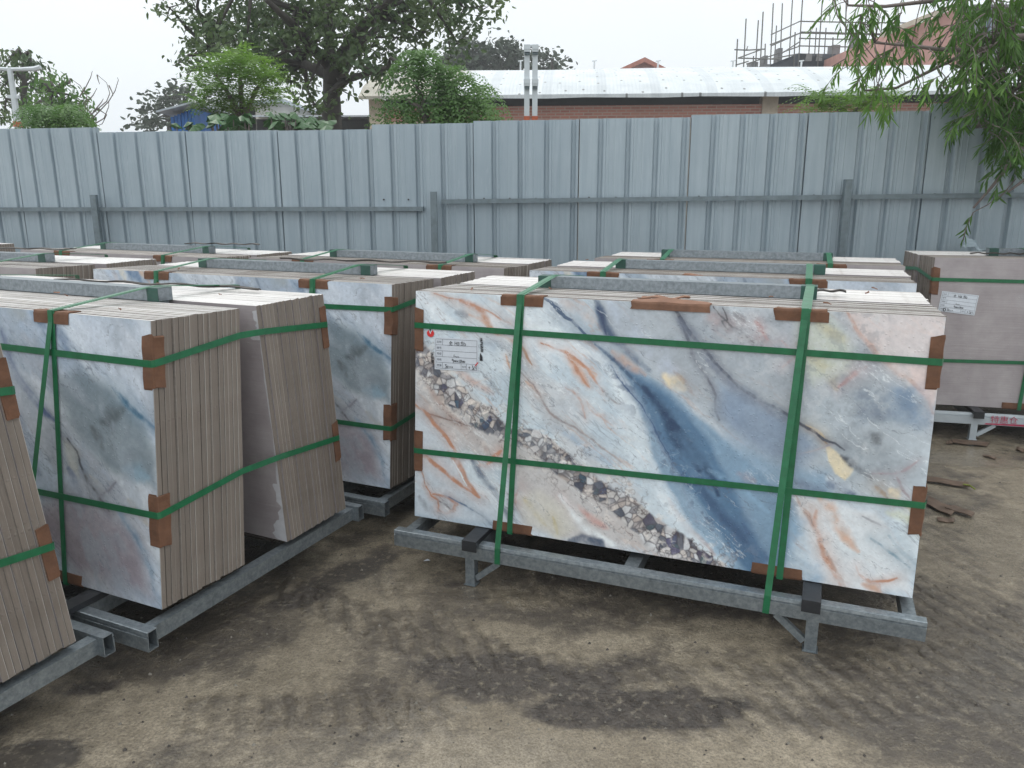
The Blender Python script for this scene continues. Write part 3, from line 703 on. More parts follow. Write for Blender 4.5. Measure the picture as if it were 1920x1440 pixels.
def dress(q, desc, straps='all', prots='all', rear=True):
    x, y, yaw = q['p']; Mr = Matrix.Translation((x, y, 0)) @ Matrix.Rotation(yaw, 4, 'Z'); fp = frame_pts(q)
    g = random.Random(hash_(desc)); zt = q['hb']+.9+.0355
    def strap(pts, side, label):
        b = MB(); b.ribbon(pts, side, .0215, .0012); o = b.build('strap', M_STRAP, M=Mr)
        return tag(o, label, 'strap', 'green packing straps')
    us = q.get('us', ((.428, .404, .414), (1.401, 1.364, 1.396)))
    for k, (ut, ub, us_) in enumerate(us):
        if straps == 'right' and k == 0: continue
        w_ = 'left' if k == 0 else 'right'
        r = (lambda u: fp(u, 0, .006, 'r'))
        top = [(ut-.9, -.03, zt+.0015), (ut-.9, .03, zt+.0015)]
        front = [fp(ub, 1.03, .115)+Vector((0, 0, 0)), fp(ub+.004, .93, .113)]
        yb = -BEAMY-.0015; zb = q['hb']-.2
        a = [Vector((ub-.9, yb+.03, .109+zb)), Vector((ub-.9, yb, .112+zb)), Vector((ub-.9+.002, yb-.001, .176+zb)), fp(ut, .03, .0065), fp(ut, -.0065, .0065)]
        c = [fp(ut-.002, -.006, -.02, 'f')]
        rr = [fp(ut, -.0065, .0065, 'r'), fp(ut, .03, .0065, 'r'), Vector((ub-.9, -yb+.001, .176+zb)), Vector((ub-.9, -yb, .112+zb))]
        strap(a+c+[Vector(p) for p in top]+(rr if rear else []), (1,0,0), 'green strap tied to the beam, %s side of the %s' % (w_, desc))
        a2 = [fp(us_, .905, -.05)-Vector((0,0,.004)), fp(us_, .9045, .0058)-Vector((0,0,.003)), fp(us_, .87, .006), fp(ut+.0075, .03, .0047), fp(ut+.008, -.005, .0047), fp(ut+.008, -.0048, -.02), Vector((ut-.892, -.03, zt+.0005)), Vector((ut-.892, .03, zt+.0005))]
        rr2 = [fp(ut+.008, -.005, .005, 'r'), fp(ut+.008, .03, .005, 'r'), fp(us_, .87, .006, 'r'), fp(us_, .9045, .006, 'r')]
        strap(a2+(rr2 if rear else []), (1,0,0), 'green strap under the slabs, %s side of the %s' % (w_, desc))
    for k, v in enumerate(q.get('hs', (.13, .615))):
        o = .0062; e = .0062; off = q['off']
        jl, jr = q.get('hj', ((0, .006), (.01, -.02)))[k]
        P = [fp(-e, v+jl, -.01)]
        P = [fp(.03, v+jl, o), fp(1.77, v+jr, o), fp(1.8+e*.3, v+jr, o*.8), fp(1.8+e, v+jr, -.004)]
        S = [(0,0,1)]
        b1 = fp(1.8+e, v+jr, -q['T']+.01); b2 = fp(1.8+e, v+jr, -q['T']+.01, 'r')
        P += [b1+Vector((max(0, off)*.2, 0, 0)), b2, fp(1.8+e, v+jr, -.004, 'r'), fp(1.8+e*.3, v+jr, o*.8, 'r'), fp(1.77, v+jr, o, 'r'), fp(.03, v+jl, o, 'r'), fp(-e*.3, v+jl, o*.8, 'r'), fp(-e, v+jl, -.004, 'r'),
              fp(-e, v+jl, -q['T'], 'r'), fp(-e, v+jl, -q['T']), fp(-e, v+jl, -.004), fp(-e*.3, v+jl, o*.8), fp(.031, v+jl, o)]
        strap(P, (0,0,1), '%s level green strap round the %s' % ('upper' if k == 0 else 'lower', desc))
    def prot(kind, M, label):
        o = link('edge_protector', PROT[g.randrange(4)], M=Mr @ M); tag(o, label, 'edge protector', 'brown cardboard edge protectors')
    def basis(o, ax, ay, az):
        ax, ay, az = Vector(ax), Vector(ay), Vector(az)
        return Matrix(((ax[0], ay[0], az[0], o[0]), (ax[1], ay[1], az[1], o[1]), (ax[2], ay[2], az[2], o[2]), (0,0,0,1)))
    l = q['lf']; dn = Vector((0, -math.sin(l), -math.cos(l))); inn = Vector((0, math.cos(l), -math.sin(l)))
    for k, (ut, ub, us_) in enumerate(us):
        if straps == 'right' and k == 0: continue
        w_ = 'left' if k == 0 else 'right'; j = g.uniform(-.012, .012)
        prot('t', basis(fp(ut-.079+j, -.001, .0015), inn, dn, (1,0,0)), 'cardboard protector, top front edge, %s side of the %s' % (w_, desc))
        if prots != 'top':
            prot('b', basis(fp(us_-.079+j, .9015, .0015), inn, -dn, (1,0,0)), 'cardboard protector, bottom front edge, %s side of the %s' % (w_, desc))
    if prots != 'top':
        for k, (v0, v1) in enumerate(((.052, .125), (.532, .6))):
            p_ = 'upper' if k == 0 else 'lower'; d = dn
            prot('e', basis(fp(1.8015, v0+g.uniform(-.01, .01), .0015), inn, (-1,0,0), dn), '%s cardboard protector, right front corner of the %s' % (p_, desc))
            prot('e', basis(fp(-.0015, v0+.01+g.uniform(-.01, .01), .0015), inn, (1,0,0), dn), '%s cardboard protector, left front corner of the %s' % (p_, desc))
            dr = Vector((0, math.sin(q['lr']), -math.cos(q['lr']))); ir = Vector((0, -math.cos(q['lr']), -math.sin(q['lr'])))
            prot('e', basis(fp(1.8015, v0+g.uniform(-.01, .01), .0015, 'r'), (-1,0,0), ir, dr), '%s cardboard protector, right rear corner of the %s' % (p_, desc))

def rk(x, y, yaw, lf, lr, off, hb, db, T, **k): return dict(p=(x, y, yaw), lf=lf, lr=lr, off=off, hb=hb, db=db, T=T, **k)
BR = rk(.610, 3.0192, -.3769, .0704, .0912, 0.0, .1991, .4483, .359)
QA = BR; QA['hj'] = ((0, .006), (.012, -.026))
QA2 = rk(1.069, 4.1155, -.353, .0788, .0823, .0193, .179, .4575, .359, us=((.385,.36,.38),(1.35,1.31,1.34)))
QA3 = rk(1.5034, 5.1128, -.3395, .0834, .0879, .0224, .1646, .4549, .359)
QB1 = rk(-1.7136, 2.9964, -.4304, .0831, .0761, .0132, .1986, .4627, .3605, us=((.42,.39,.41),(1.367,1.262,1.362)), hj=((0,-.003),(.01,-.021)))
QB0 = rk(-2.279, 1.994, -.43, .08, .093, 0, .2, .46, .36)
QB2 = rk(-1.1817, 4.0356, -.4142, .0855, .0875, .0185, .1877, .4533, .362, us=((.441,.41,.43),(1.385,1.35,1.37)), tube=(-.53,.56), hj=((0,-.024),(.01,.011)))
QB3 = rk(-.7033, 5.003, -.4289, .0847, .0847, -.0253, .1699, .4553, .353)
QC2 = rk(-3.1057, 4.6506, -.3637, .0769, .0799, .0148, .1968, .4572, .3575)
QC3 = rk(-2.5094, 5.5801, -.4381, .0809, .0849, -.0129, .1809, .4555, .3503)
QD = rk(3.535, 4.954, -.24, .085, .0809, 0, .1877, .4575, .359, tube=(-.5,.53), white=1, us=((.60,.57,.55),(1.401,1.364,1.396)))
d_A = 'big blue and peach marble rack'
d_A2 = 'second right rack'
d_A3 = 'hindmost right rack'
d_B0 = 'rack cut by the left edge'
d_B1 = 'pale blue marble rack'
d_B2 = 'middle grey blue marble rack'
d_B3 = 'grey rack behind the middle one'
d_C2 = 'far left grey rack'
d_C3 = 'left rack nearest the fence'
d_D = 'far right grey rack'
def sl(d, side): return 'plain raw edged slab, %s row of the %s' % ('front' if side == 'f' else 'rear', d)
def full(q, d, rl, fm, fl, rearl, straps='all', prots='all', nr=18):
    rack_frame(q, d, rl)
    f = stack(q, 'f', d, fm, fl, 18, sl(d, 'f'))
    # the rear row: its inner slab shows its ribbed back
    stack(q, 'r', d, SLABS[0], rearl, nr, sl(d, 'r'))
    dress(q, d, straps, prots)
    return f
fA = full(QA, d_A, 'galvanised rack on short braced legs under the big blue and peach marble slab', SLAB_A, 'large printed marble slab with blue wave, peach veins and dark pebble band', 'outermost rear slab behind the blue and peach marble slab')
full(QA2, d_A2, 'galvanised rack mostly hidden behind the big marble rack', SLAB_B, 'pale marble slab with blue patches showing only its upper strip behind the big marble slab', 'outermost rear slab of the second right rack')
full(QA3, d_A3, 'galvanised rack hidden behind the two right marble racks', SLAB_BACK, 'dull tan slab showing a narrow top strip in the hindmost right rack', 'outermost rear slab of the hindmost right rack', prots='top')
full(QB1, d_B1, 'galvanised rack with long side beams under the pale blue marble slab at left', SLAB_B, 'pale blue marble slab with grey veins and mauve corner at the left', 'outermost rear slab of the left rack with tilted rear row')
full(QB2, d_B2, 'galvanised rack in the middle, behind the left pale blue rack', SLAB_B, 'grey blue marble slab with mauve lower corner in the middle of the yard', 'outermost rear slab of the middle marble rack')
full(QB3, d_B3, 'galvanised rack behind the middle marble rack', SLAB_BACK, 'plain grey slab back facing forward behind the middle marble rack', 'outermost rear slab of the grey rack behind the middle one', prots='top')
fD = full(QD, d_D, 'whitish steel rack with red painted characters at the far right', SLAB_BACK, 'plain mauve grey slab back carrying a paper form at the far right', 'outermost rear slab of the far right rack')
# nearest left rack: only its rear row stands in the picture
rack_frame(QB0, d_B0, 'galvanised rack at the lower left corner, cut by the photo edge')
stack(QB0, 'r', d_B0, SLABS[1], 'outermost tilted tan slab at the lower left edge', 18, sl(d_B0, 'r'))
dress(QB0, d_B0)
for o in [o for o in C.objects if o.get('label', '').find('cardboard protector') >= 0 and d_B0 in o['label'] and 'rear' not in o['label']]:
    bpy.data.objects.remove(o)
stuff = []
rack_frame(QC2, d_C2, 'galvanised rack hidden at far left behind the pale blue marble rack')
stack(QC2, 'f', d_C2, SLAB_BACK, 'plain grey slab back at the far left behind the pale blue rack', 18, sl(d_C2, 'f'))
stack(QC2, 'r', d_C2, SLABS[0], '', 18, as_stuff=stuff); dress(QC2, d_C2, prots='top')
rack_frame(QC3, d_C3, 'galvanised rack at far left close to the fence')
stack(QC3, 'f', d_C3, SLAB_BACK, '', 18, as_stuff=stuff); stack(QC3, 'r', d_C3, SLABS[0], '', 18, as_stuff=stuff); dress(QC3, d_C3, prots='top')
QC4 = rk(-4.85, 6.18, -.42, .08, .08, 0, .2, .4555, .3503)
rack_frame(QC4, 'rack', 'galvanised rack in the furthest left corner by the fence')
stack(QC4, 'r', 'c4', SLABS[0], '', 18, as_stuff=stuff)
def join_stuff(name, items):
    V = []; F = []; mi = []
    for me, M in items:
        o = len(V); V += [tuple(M @ v.co) for v in me.vertices]
        for p in me.polygons: F.append(tuple(i+o for i in p.vertices)); mi.append(p.material_index)
    me = bpy.data.meshes.new(name); me.from_pydata(V, [], F)
    for m in (M_EDGE, M_GLAZE, M_TOP, M_BACK, M_FACE): me.materials.append(m)
    me.polygons.foreach_set('material_index', mi); me.update(); return link(name, me)
tag(join_stuff('far_slabs', stuff), 'rows of plain grey brown slabs on the far left racks near the fence', 'stone slabs', kind='stuff')

# whitish glue smears on the ribbed inner face of the tilted rear row, left rack
g = random.Random(8); Mg = Matrix.Translation((QB1['p'][0], QB1['p'][1], 0)) @ Matrix.Rotation(QB1['p'][2], 4, 'Z')
inner = [o for o in C.objects if o.get('group') == 'plain slabs of the '+d_B1 and 'rear' in o['label']][-1]
b = MB()
for (z0, z1, w0) in ((.0, .235, .085), (.78, .885, .05), (.235, .78, .012)):
    n = 26; L_ = [(-.8985, z0+(z1-z0)*i/n) for i in range(n+1)]; Rr = [(-.8985+w0*(.55+.3*math.sin(i*.31+z0*9)+.15*math.sin(i*1.1))*g.uniform(.8, 1.1)*(1-.6*i/n), z0+(z1-z0)*i/n+g.uniform(-.003, .003)) for i in range(n+1)]
    b.add([(x, ST+.0007, z) for x, z in L_]+[(x, ST+.0007, z) for x, z in Rr], [(i, i+1, n+2+i, n+1+i) for i in range(n)])
o = b.build('glue_smear', simple('pale_glue', lin((190,190,194)), .6, 0, .1, 30)); o.parent = inner

# ---------------------------------------------------------------- paper forms and painted characters
def text_into(b, txt, M, size, m, th=0.0004, sx=1.0):
    cu = bpy.data.curves.new('t', 'FONT'); cu.body = txt; cu.size = size; cu.extrude = 0; cu.resolution_u = 2
    ob = bpy.data.objects.new('t', cu); C.objects.link(ob); dg = bpy.context.evaluated_depsgraph_get(); dg.update()
    me = ob.evaluated_get(dg).to_mesh(); vs = [M @ Vector((v.co.x*sx, v.co.y, 0)) for v in me.vertices]
    b.add(vs, [tuple(p.vertices) for p in me.polygons], m); ob.evaluated_get(dg).to_mesh_clear(); bpy.data.objects.remove(ob)
def stroke(b, pts, wd, m, M):
    for (x0, y0), (x1, y1) in zip(pts[:-1], pts[1:]):
        d = Vector((x1-x0, y1-y0, 0)); 
        if d.length < 1e-6: continue
        n = Vector((-d.y, d.x, 0)).normalized()*wd/2; a = Vector((x0, y0, 0)); c = Vector((x1, y1, 0)); e = d.normalized()*wd*.3
        b.add([M @ p for p in (a-n-e, c-n+e, c+n+e, a+n-e)], [(0,1,2,3)], m)
def scrib(b, x, y, w_, h, seed, m, M, wd=.0011, n=9):
    g = random.Random(seed); pts = [(x+w_*k/n+g.uniform(-.3, .3)*w_/n, y+h*(g.random())) for k in range(n+1)]
    stroke(b, pts, wd, m, M)
def form(parent, u0, v0, W, H, rot, big, crumple=0):
    """paper form glued to the slab; local frame: x right, y up on the slab's face"""
    B = Matrix.Translation((u0-.9, -.0022, .9-v0)) @ Matrix(((1,0,0,0),(0,0,-1,0),(0,1,0,0),(0,0,0,1))) @ Matrix.Rotation(rot, 4, 'Z')
    b = MB(); nx = 12
    vs = []; 
    for j in range(7):
        for i in range(nx+1):
            z = crumple*math.sin(j*1.9+i*.4)*.5+crumple*max(0, 1-abs(j-3.6))*1.0
            vs.append(B @ Vector((W*i/nx-.004*(1-i/nx*2)*0, -H*j/6, z)))
    b.add(vs, [(j*(nx+1)+i, (j+1)*(nx+1)+i, (j+1)*(nx+1)+i+1, j*(nx+1)+i+1) for j in range(6) for i in range(nx)], 0)
    T = B @ Matrix.Translation((0, 0, .0009+crumple*1.3))
    lw = .0011; mx_ = .006; x0, x1, yt, yb = mx_, W-mx_, -.006, -H+.006; rows = 5; rh = (yt-yb)/rows
    for k in range(rows+1): stroke(b, [(x0, yt-k*rh), (x1, yt-k*rh)], lw, 2, T)
    stroke(b, [(x0, yt), (x0, yb)], lw, 2, T); stroke(b, [(x1, yt), (x1, yb)], lw, 2, T)
    cx = x0+.155*W
    stroke(b, [(cx, yt), (cx, yt-rh)], lw, 2, T); stroke(b, [(cx, yt-2*rh), (cx, yt-3*rh)], lw, 2, T); stroke(b, [(cx, yt-4*rh), (cx, yb)], lw, 2, T)
    for xx in (.58, .70): stroke(b, [(x0+xx*W, yt-4*rh), (x0+xx*W, yb)], lw, 2, T)
    for k, tx in enumerate(('名称', '编号', '等级', '规格', '数量')):
        text_into(b, tx, T @ Matrix.Translation((x0+.004, yt-k*rh-rh*.68, .0002)), rh*.46, 2)
    text_into(b, '色号', T @ Matrix.Translation((x0+.6*W, yb+rh*.3, .0002)), rh*.40, 2)
    T2 = T @ Matrix.Translation((0, 0, .0003)); wd = .0017
    def hand(x, y, s, strokes):
        for st in strokes: stroke(b, [(x0+x*W+p[0]*s, yt-y*rh+p[1]*s) for p in st], wd, 1, T2)
    s = rh
    hand(.30, .92, s*.85, [[(.1,.3),(.45,.75)],[(.4,.7),(.8,.4)],[(.25,.35),(.65,.35)],[(.45,.5),(.45,0)],[(.1,0),(.85,0)]])
    hand(.42, .92, s*.85, [[(.2,0),(.2,.7)],[(.2,.4),(.5,.4)],[(.6,0),(.6,.6)],[(.6,.6),(1.1,.6),(1.1,0)],[(.6,.3),(1.1,.3)],[(.6,.02),(1.1,.02)]])
    hand(.56, .92, s*.85, [[(.1,.6),(.7,.7)],[(.4,.8),(.3,.3)],[(.1,.3),(.7,.35)],[(.1,0),(.65,.1)],[(.85,.7),(.8,0)],[(.8,.4),(1.2,.4),(1.15,0),(.95,.02)]])
    hand(.40, 2.9, s*.5, [[(.2,0),(.4,.7)],[(.5,.1),(1.0,.1)],[(1.1,0),(1.6,.1),(2.2,.05)]])
    # 900x1800
    hand(.36, 3.85, s*.75, [[(.5,.6),(.2,.7),(.15,.4),(.5,.45),(.45,-.15)],[(.7,.1),(.65,.4),(.9,.4),(.9,.1),(.7,.1)],[(1.05,.1),(1.0,.4),(1.25,.4),(1.25,.1),(1.05,.1)],[(1.4,.45),(1.75,.05)],[(1.75,.45),(1.4,.05)],
        [(2.0,.65),(2.0,0)],[(2.2,.6),(2.55,.15),(2.2,.05),(2.55,.6),(2.2,.6)],[(2.75,.1),(2.7,.4),(2.95,.4),(2.95,.1),(2.75,.1)],[(3.1,.1),(3.05,.4),(3.35,.4),(3.35,.1),(3.1,.1)]])
    hand(.20, 4.85, s*.75, [[(.1,.65),(.45,.7),(.25,.4),(.5,.3),(.4,-.1),(.1,-.05)],[(.7,0),(.6,.35),(.9,.4),(.95,.05),(.7,0)],[(1.3,.1),(1.5,.3)],[(1.3,.3),(1.5,.1)],[(1.8,.1),(2.05,.3)],[(1.8,.3),(2.05,.1)]])
    hand(.74, 4.85, s*.75, [[(.1,.4),(.5,.4)],[(.3,.6),(.3,0)],[(.9,.9),(1.2,.75),(1.0,.55),(1.2,.4)],[(1.7,.7),(.9,-.2)],[(1.3,.2),(1.5,-.1)],[(1.2,-.1),(1.5,.2)],[(2.0,.7),(1.85,.4),(2.0,.1)]])
    if big:
        # red round mark with a black and white wedge, outside the frame
        c = Vector((-.016, .014, 0)); n = 20
        disk = [(c.x, c.y)]+[(c.x+.0155*math.cos(a), c.y+.0145*math.sin(a)) for a in [2*math.pi*k/n for k in range(n)]]
        D = B @ Matrix.Translation((0, 0, .0012))
        b.add([D @ Vector((x_, y_, 0)) for x_, y_ in disk], [(0, k+1, (k+1) % n+1) for k in range(n)], 3)
        D2 = D @ Matrix.Translation((0, 0, .0003))
        b.add([D2 @ Vector(p) for p in ((c.x-.009, c.y+.015, 0), (c.x-.001, c.y-.004, 0), (c.x+.009, c.y+.016, 0))], [(0,1,2)], 0)
        b.add([D2 @ Matrix.Translation((0,0,.0002)) @ Vector(p) for p in ((c.x-.006, c.y+.016, 0), (c.x-.001, c.y+.004, 0), (c.x+.004, c.y+.016, 0))], [(0,1,2)], 1)
        # upright black brand characters right and left of the form
        G = random.Random(5)
        for (gx, gy, n_) in ((W+.006, .004, 4), (-.016, -.062, 3)):
            for k in range(n_):
                X, Y = gx+k*.0012, gy-k*.0135
                for (a, c2) in (((0,0),(.0105,0)), ((0,-.004),(.0105,-.004)), ((.001,-.008),(.0095,-.009)), ((.002,0),(.002,-.0095)), ((.006,.001),(.0055,-.0105)), ((.0095,0),(.009,-.008)), ((.001,-.0105),(.0105,-.006))):
                    if G.random() < .86: stroke(b, [(X+a[0], Y+a[1]), (X+c2[0], Y+c2[1])], .0019, 1, D2)
        b.add([D2 @ Vector((W+.006+x_, -.062+y_, 0)) for x_, y_ in ((0,0),(.002,.013),(.005,.007),(.008,.004),(.0115,-.004),(.012,-.018),(0,-.018))], [(0,6,5,4,3,2,1)], 1)
        stroke(b, [(W-.012, -.1), (W-.002, -.088)], .004, 3, D2)
    else:
        n = 14; b.add([T2 @ Vector((.034+.008*math.cos(2*math.pi*k/n), -H+.012+.011*math.sin(2*math.pi*k/n), 0)) for k in range(n)], [tuple(range(n))], 1)
        b.add([T2 @ Matrix.Translation((0,0,.0003)) @ Vector((.034+.003*math.cos(2*math.pi*k/n), -H+.012+.007*math.sin(2*math.pi*k/n), 0)) for k in range(n)], [tuple(range(n))], 0)
    o = b.build('paper_form', [M_PAPER, M_INK, M_INK2, M_RED])
    o.parent = parent
    return o
form(fA, .083, .172, .184, .124, R(1.0), True)['label'] = 'white paper form with handwriting, red round mark and black characters'
form(fD, .058, .20, .205, .122, R(-6), False, .0008)['label'] = 'creased white paper form with handwriting'
rD = [o for o in C.objects if o.get('label', '').startswith('whitish steel rack')][0]
b = MB()
T = Matrix.Translation((-.53, -BEAMY-.0035, .128-.008)) @ Matrix(((1,0,0,0),(0,0,-1,0),(0,1,0,0),(0,0,0,1)))
text_into(b, '特惠仓', T, .05, 0)
bm_ = [o for o in rD.children if o.name.startswith('long_beam')][0]
o = b.build('painted_characters', M_REDP); o.parent = bm_
b = MB(); b.add([(-.56,-BEAMY-.0025,.104),(-.28,-BEAMY-.0025,.104),(-.27,-BEAMY-.0025,.118),(-.40,-BEAMY-.0025,.115),(-.55,-BEAMY-.0025,.112)], [(0,1,2,3,4)])
o = b.build('paint_smear', M_REDP); o.parent = bm_

# ---------------------------------------------------------------- loose scraps on top of the stacks and on the ground
def board(name, P, th, mat, label, cat, group=None, seed=1, amp=.004, n=10):
    """a crumpled strip: P = 4 ground/top corners (world), subdivided and torn"""
    g = random.Random(seed); P = [Vector(p) for p in P]; b = MB(); m = 4; vs = []
    up = (P[1]-P[0]).cross(P[3]-P[0]).normalized()
    for s_ in (1, -1):
        for i in range(n+1):
            for j in range(m+1):
                a = P[0].lerp(P[1], i/n); c = P[3].lerp(P[2], i/n); q_ = a.lerp(c, j/m)
                w1 = math.sin(i*1.1+seed)*amp+math.sin(j*1.7+i*.6+seed*2)*amp*.7
                e = g.uniform(-.5, .5)*amp if (j in (0, m) or i in (0, n)) else 0
                vs.append((q_+up*(w1+s_*th/2)+(c-a).normalized()*e*1.5+(P[1]-P[0]).normalized()*(e if i in (0, n) else 0)*2) if s_ == 1 else vs[i*(m+1)+j]-up*th)
    N = (n+1)*(m+1)
    fs = [(i*(m+1)+j, (i+1)*(m+1)+j, (i+1)*(m+1)+j+1, i*(m+1)+j+1) for i in range(n) for j in range(m)]
    fs2 = [tuple(reversed([k+N for k in f])) for f in fs]
    rim = [i*(m+1) for i in range(n+1)]+[n*(m+1)+j for j in range(1, m+1)]+[i*(m+1)+m for i in range(n-1, -1, -1)]+[j for j in range(m-1, 0, -1)]
    sd_ = [(rim[k], rim[(k+1) % len(rim)], rim[(k+1) % len(rim)]+N, rim[k]+N) for k in range(len(rim))]
    b.add(vs, fs+fs2+[tuple(reversed(f)) for f in sd_]); o = b.build(name, mat); tag(o, label, cat, group); return o
MA = Matrix.Translation((QA['p'][0], QA['p'][1], 0)) @ Matrix.Rotation(QA['p'][2], 4, 'Z'); fpA = frame_pts(QA)
# long torn kraft strip folded over the top edge: face part
me = pmesh('kraft_corner', .262, 9, .032, .026, M_CARD2, .25)
o = link('torn_cardboard', me, M=MA @ Matrix(((0,0,1,fpA(.842,0)[0]),(1,0,0,fpA(.842,-.002,.003)[1]),(0,-1,0,fpA(.842,-.002,.003)[2]),(0,0,0,1))))
tag(o, 'long torn kraft cardboard folded over the top edge between the two straps', 'cardboard')
tz = QA['hb']+.9
board('torn_cardboard', [MA @ Vector(p) for p in ((-.05,-.34,tz+.006),(.13,-.345,tz+.012),(.12,-.29,tz+.008),(-.04,-.28,tz+.006))], .003, M_CARD2, 'ripped upper flap of kraft cardboard lying on the big marble stack', 'cardboard', seed=4, amp=.004)
MA2 = Matrix.Translation((QA2['p'][0], QA2['p'][1], 0)) @ Matrix.Rotation(QA2['p'][2], 4, 'Z')
o = link('torn_cardboard', pmesh('kraft_corner', .13, 5, .03, .03, M_CARD2, .1), M=MA2 @ Matrix.Translation((-.12, -.37, 1.07)) @ Matrix.Rotation(R(8), 4, 'Y') @ Matrix(((0,0,1,0),(1,0,0,0),(0,-1,0,.012),(0,0,0,1))))
tag(o, 'loose tilted cardboard corner on the slabs behind the big marble rack', 'cardboard')
CH = ('longest brown', 'curled brown', 'tiny dark', 'flat pale', 'crooked', 'splintered', 'short thick', 'thin reddish', 'smallest')
def bits(q, n, seed, d):
    g = random.Random(seed); M = Matrix.Translation((q['p'][0], q['p'][1], 0)) @ Matrix.Rotation(q['p'][2], 4, 'Z')
    for k in range(n):
        x_, y_ = g.uniform(-.8, .8), g.choice((-1, 1))*g.uniform(.09, .34); z_ = q['hb']+.904; a = g.uniform(0, 3); L = g.uniform(.012, .035)
        p = M @ Vector((x_, y_, z_)); dx, dy = math.cos(a)*L, math.sin(a)*L; wx, wy = -math.sin(a)*.006, math.cos(a)*.006
        board('wood_chip', [p, p+Vector((dx, dy, .002)), p+Vector((dx+wx, dy+wy, .004)), p+Vector((wx, wy, .001))], .0015, M_CARD2, '%s chip on top of the %s' % (CH[k], d), 'wood chip', 'chips on top of the '+d, seed=k+seed, amp=.002, n=3)
bits(QA, 9, 3, d_A); bits(QB2, 5, 4, d_B2); bits(QB1, 6, 5, d_B1); bits(QA2, 3, 6, d_A2); bits(QC2, 3, 8, d_C2)
# wet frayed strips lying on tops of the left stacks
for (q, P, lab) in ((QC2, ((-.25,.0),(.55,.12),(.56,.15),(-.24,.03)), 'dark frayed strip across the top of the far left rack'),
                    (QB1, ((-.35,.2),(.68,.30),(.68,.32),(-.35,.215)), 'dark frayed strip lying across the rear slabs of the left rack'),
                    (QB2, ((.02,-.03),(.9,.10),(.9,.115),(.02,-.015)), 'thin dark strip lying across the middle marble rack'),
                    (QC3, ((.3,-.02),(.86,.08),(.86,.11),(.3,.01)), 'dark strip by the tube of the far left rack nearest the fence'),
                    (QA, ((-.42,.06),(-.12,.02),(-.12,.05),(-.42,.09)), 'dark thin lath on the rear slabs of the big marble rack'),
                    (QA, ((.38,.10),(.63,.10),(.63,.125),(.38,.125)), 'brown flat lath behind the right strap of the big marble rack'),
                    (QD, ((-.62,-.09),(-.25,-.08),(-.25,-.05),(-.62,-.06)), 'black flat bar on top of the far right rack')):
    M = Matrix.Translation((q['p'][0], q['p'][1], 0)) @ Matrix.Rotation(q['p'][2], 4, 'Z'); z_ = q['hb']+.9
    tube = abs(P[0][1]) < .07 and q is not QA
    board('wood_strip', [M @ Vector((a, b_, z_+(.052 if tube else .008))) for a, b_ in P], .004, M_DARK, lab, 'wood strip', seed=len(lab), amp=.0035, n=22)
# scraps on the ground at the right
def gz(u, v, z=0):
    b_ = (v-720)/CAM_F; fy = math.cos(CAM_PITCH)-math.sin(CAM_PITCH)*b_; fz = -math.sin(CAM_PITCH)-math.cos(CAM_PITCH)*b_
    t = (z-CAM_H)/fz; return Vector(((u-960)/CAM_F*t, fy*t, z))
M_SCRAP = simple('wet_cardboard', (.10,.065,.045), .6, 0, .35, 18, .4)
GR = (
 ('wet brown cardboard strip on the ground right of the big rack', ((1738,893),(1816,905),(1818,913),(1738,902)), .012),
 ('folded wet cardboard sheet on the ground right of the big rack', ((1740,930),(1795,955),(1782,967),(1738,945)), .012),
 ('narrow cardboard flap pointing right on the wet ground', ((1790,948),(1828,962),(1822,968),(1772,952)), .015),
 ('flat wooden lath on the ground before the far right rack', ((1785,824),(1856,829),(1850,836),(1786,830)), .01),
 ('small dark wood scrap before the far right rack leg', ((1775,827),(1784,825),(1786,832),(1774,831)), .008),
 ('thin curved splinter on the pale wet ground at right', ((1845,851),(1868,858),(1866,861),(1843,854)), .006),
 ('rusty orange scrap at the right edge under the far right rack', ((1906,838),(1922,842),(1920,848),(1905,842)), .01),
 ('muddy flattened scrap near the folded cardboard', ((1757,970),(1790,972),(1788,980),(1760,977)), .004))
for k, (lab, P, z_) in enumerate(GR):
    board('ground_scrap', [gz(u, v, z_) for u, v in P], .004, M_SCRAP, lab, 'scrap', seed=k+2, amp=.0018, n=8)
b = MB(); b.tube([gz(1806,908,.02), gz(1818,910,.018), gz(1828,917,.012)], .004, 5); tag(b.build('green_twig', simple('lime_twig', (.18,.22,.02))), 'thin lime green twig beside the wet cardboard strip', 'twig')
b = MB(); Wt = gz(800,1052,.004); b.add([Wt+Vector(p) for p in ((-.014,0,0),(.002,-.006,.004),(.015,.004,.001),(.004,.010,.005),(-.006,.008,.002))], [(0,1,2,3,4)]); tag(b.build('paper_scrap', M_PAPER), 'tiny white paper scrap on the ground left of the big rack leg', 'paper scrap')
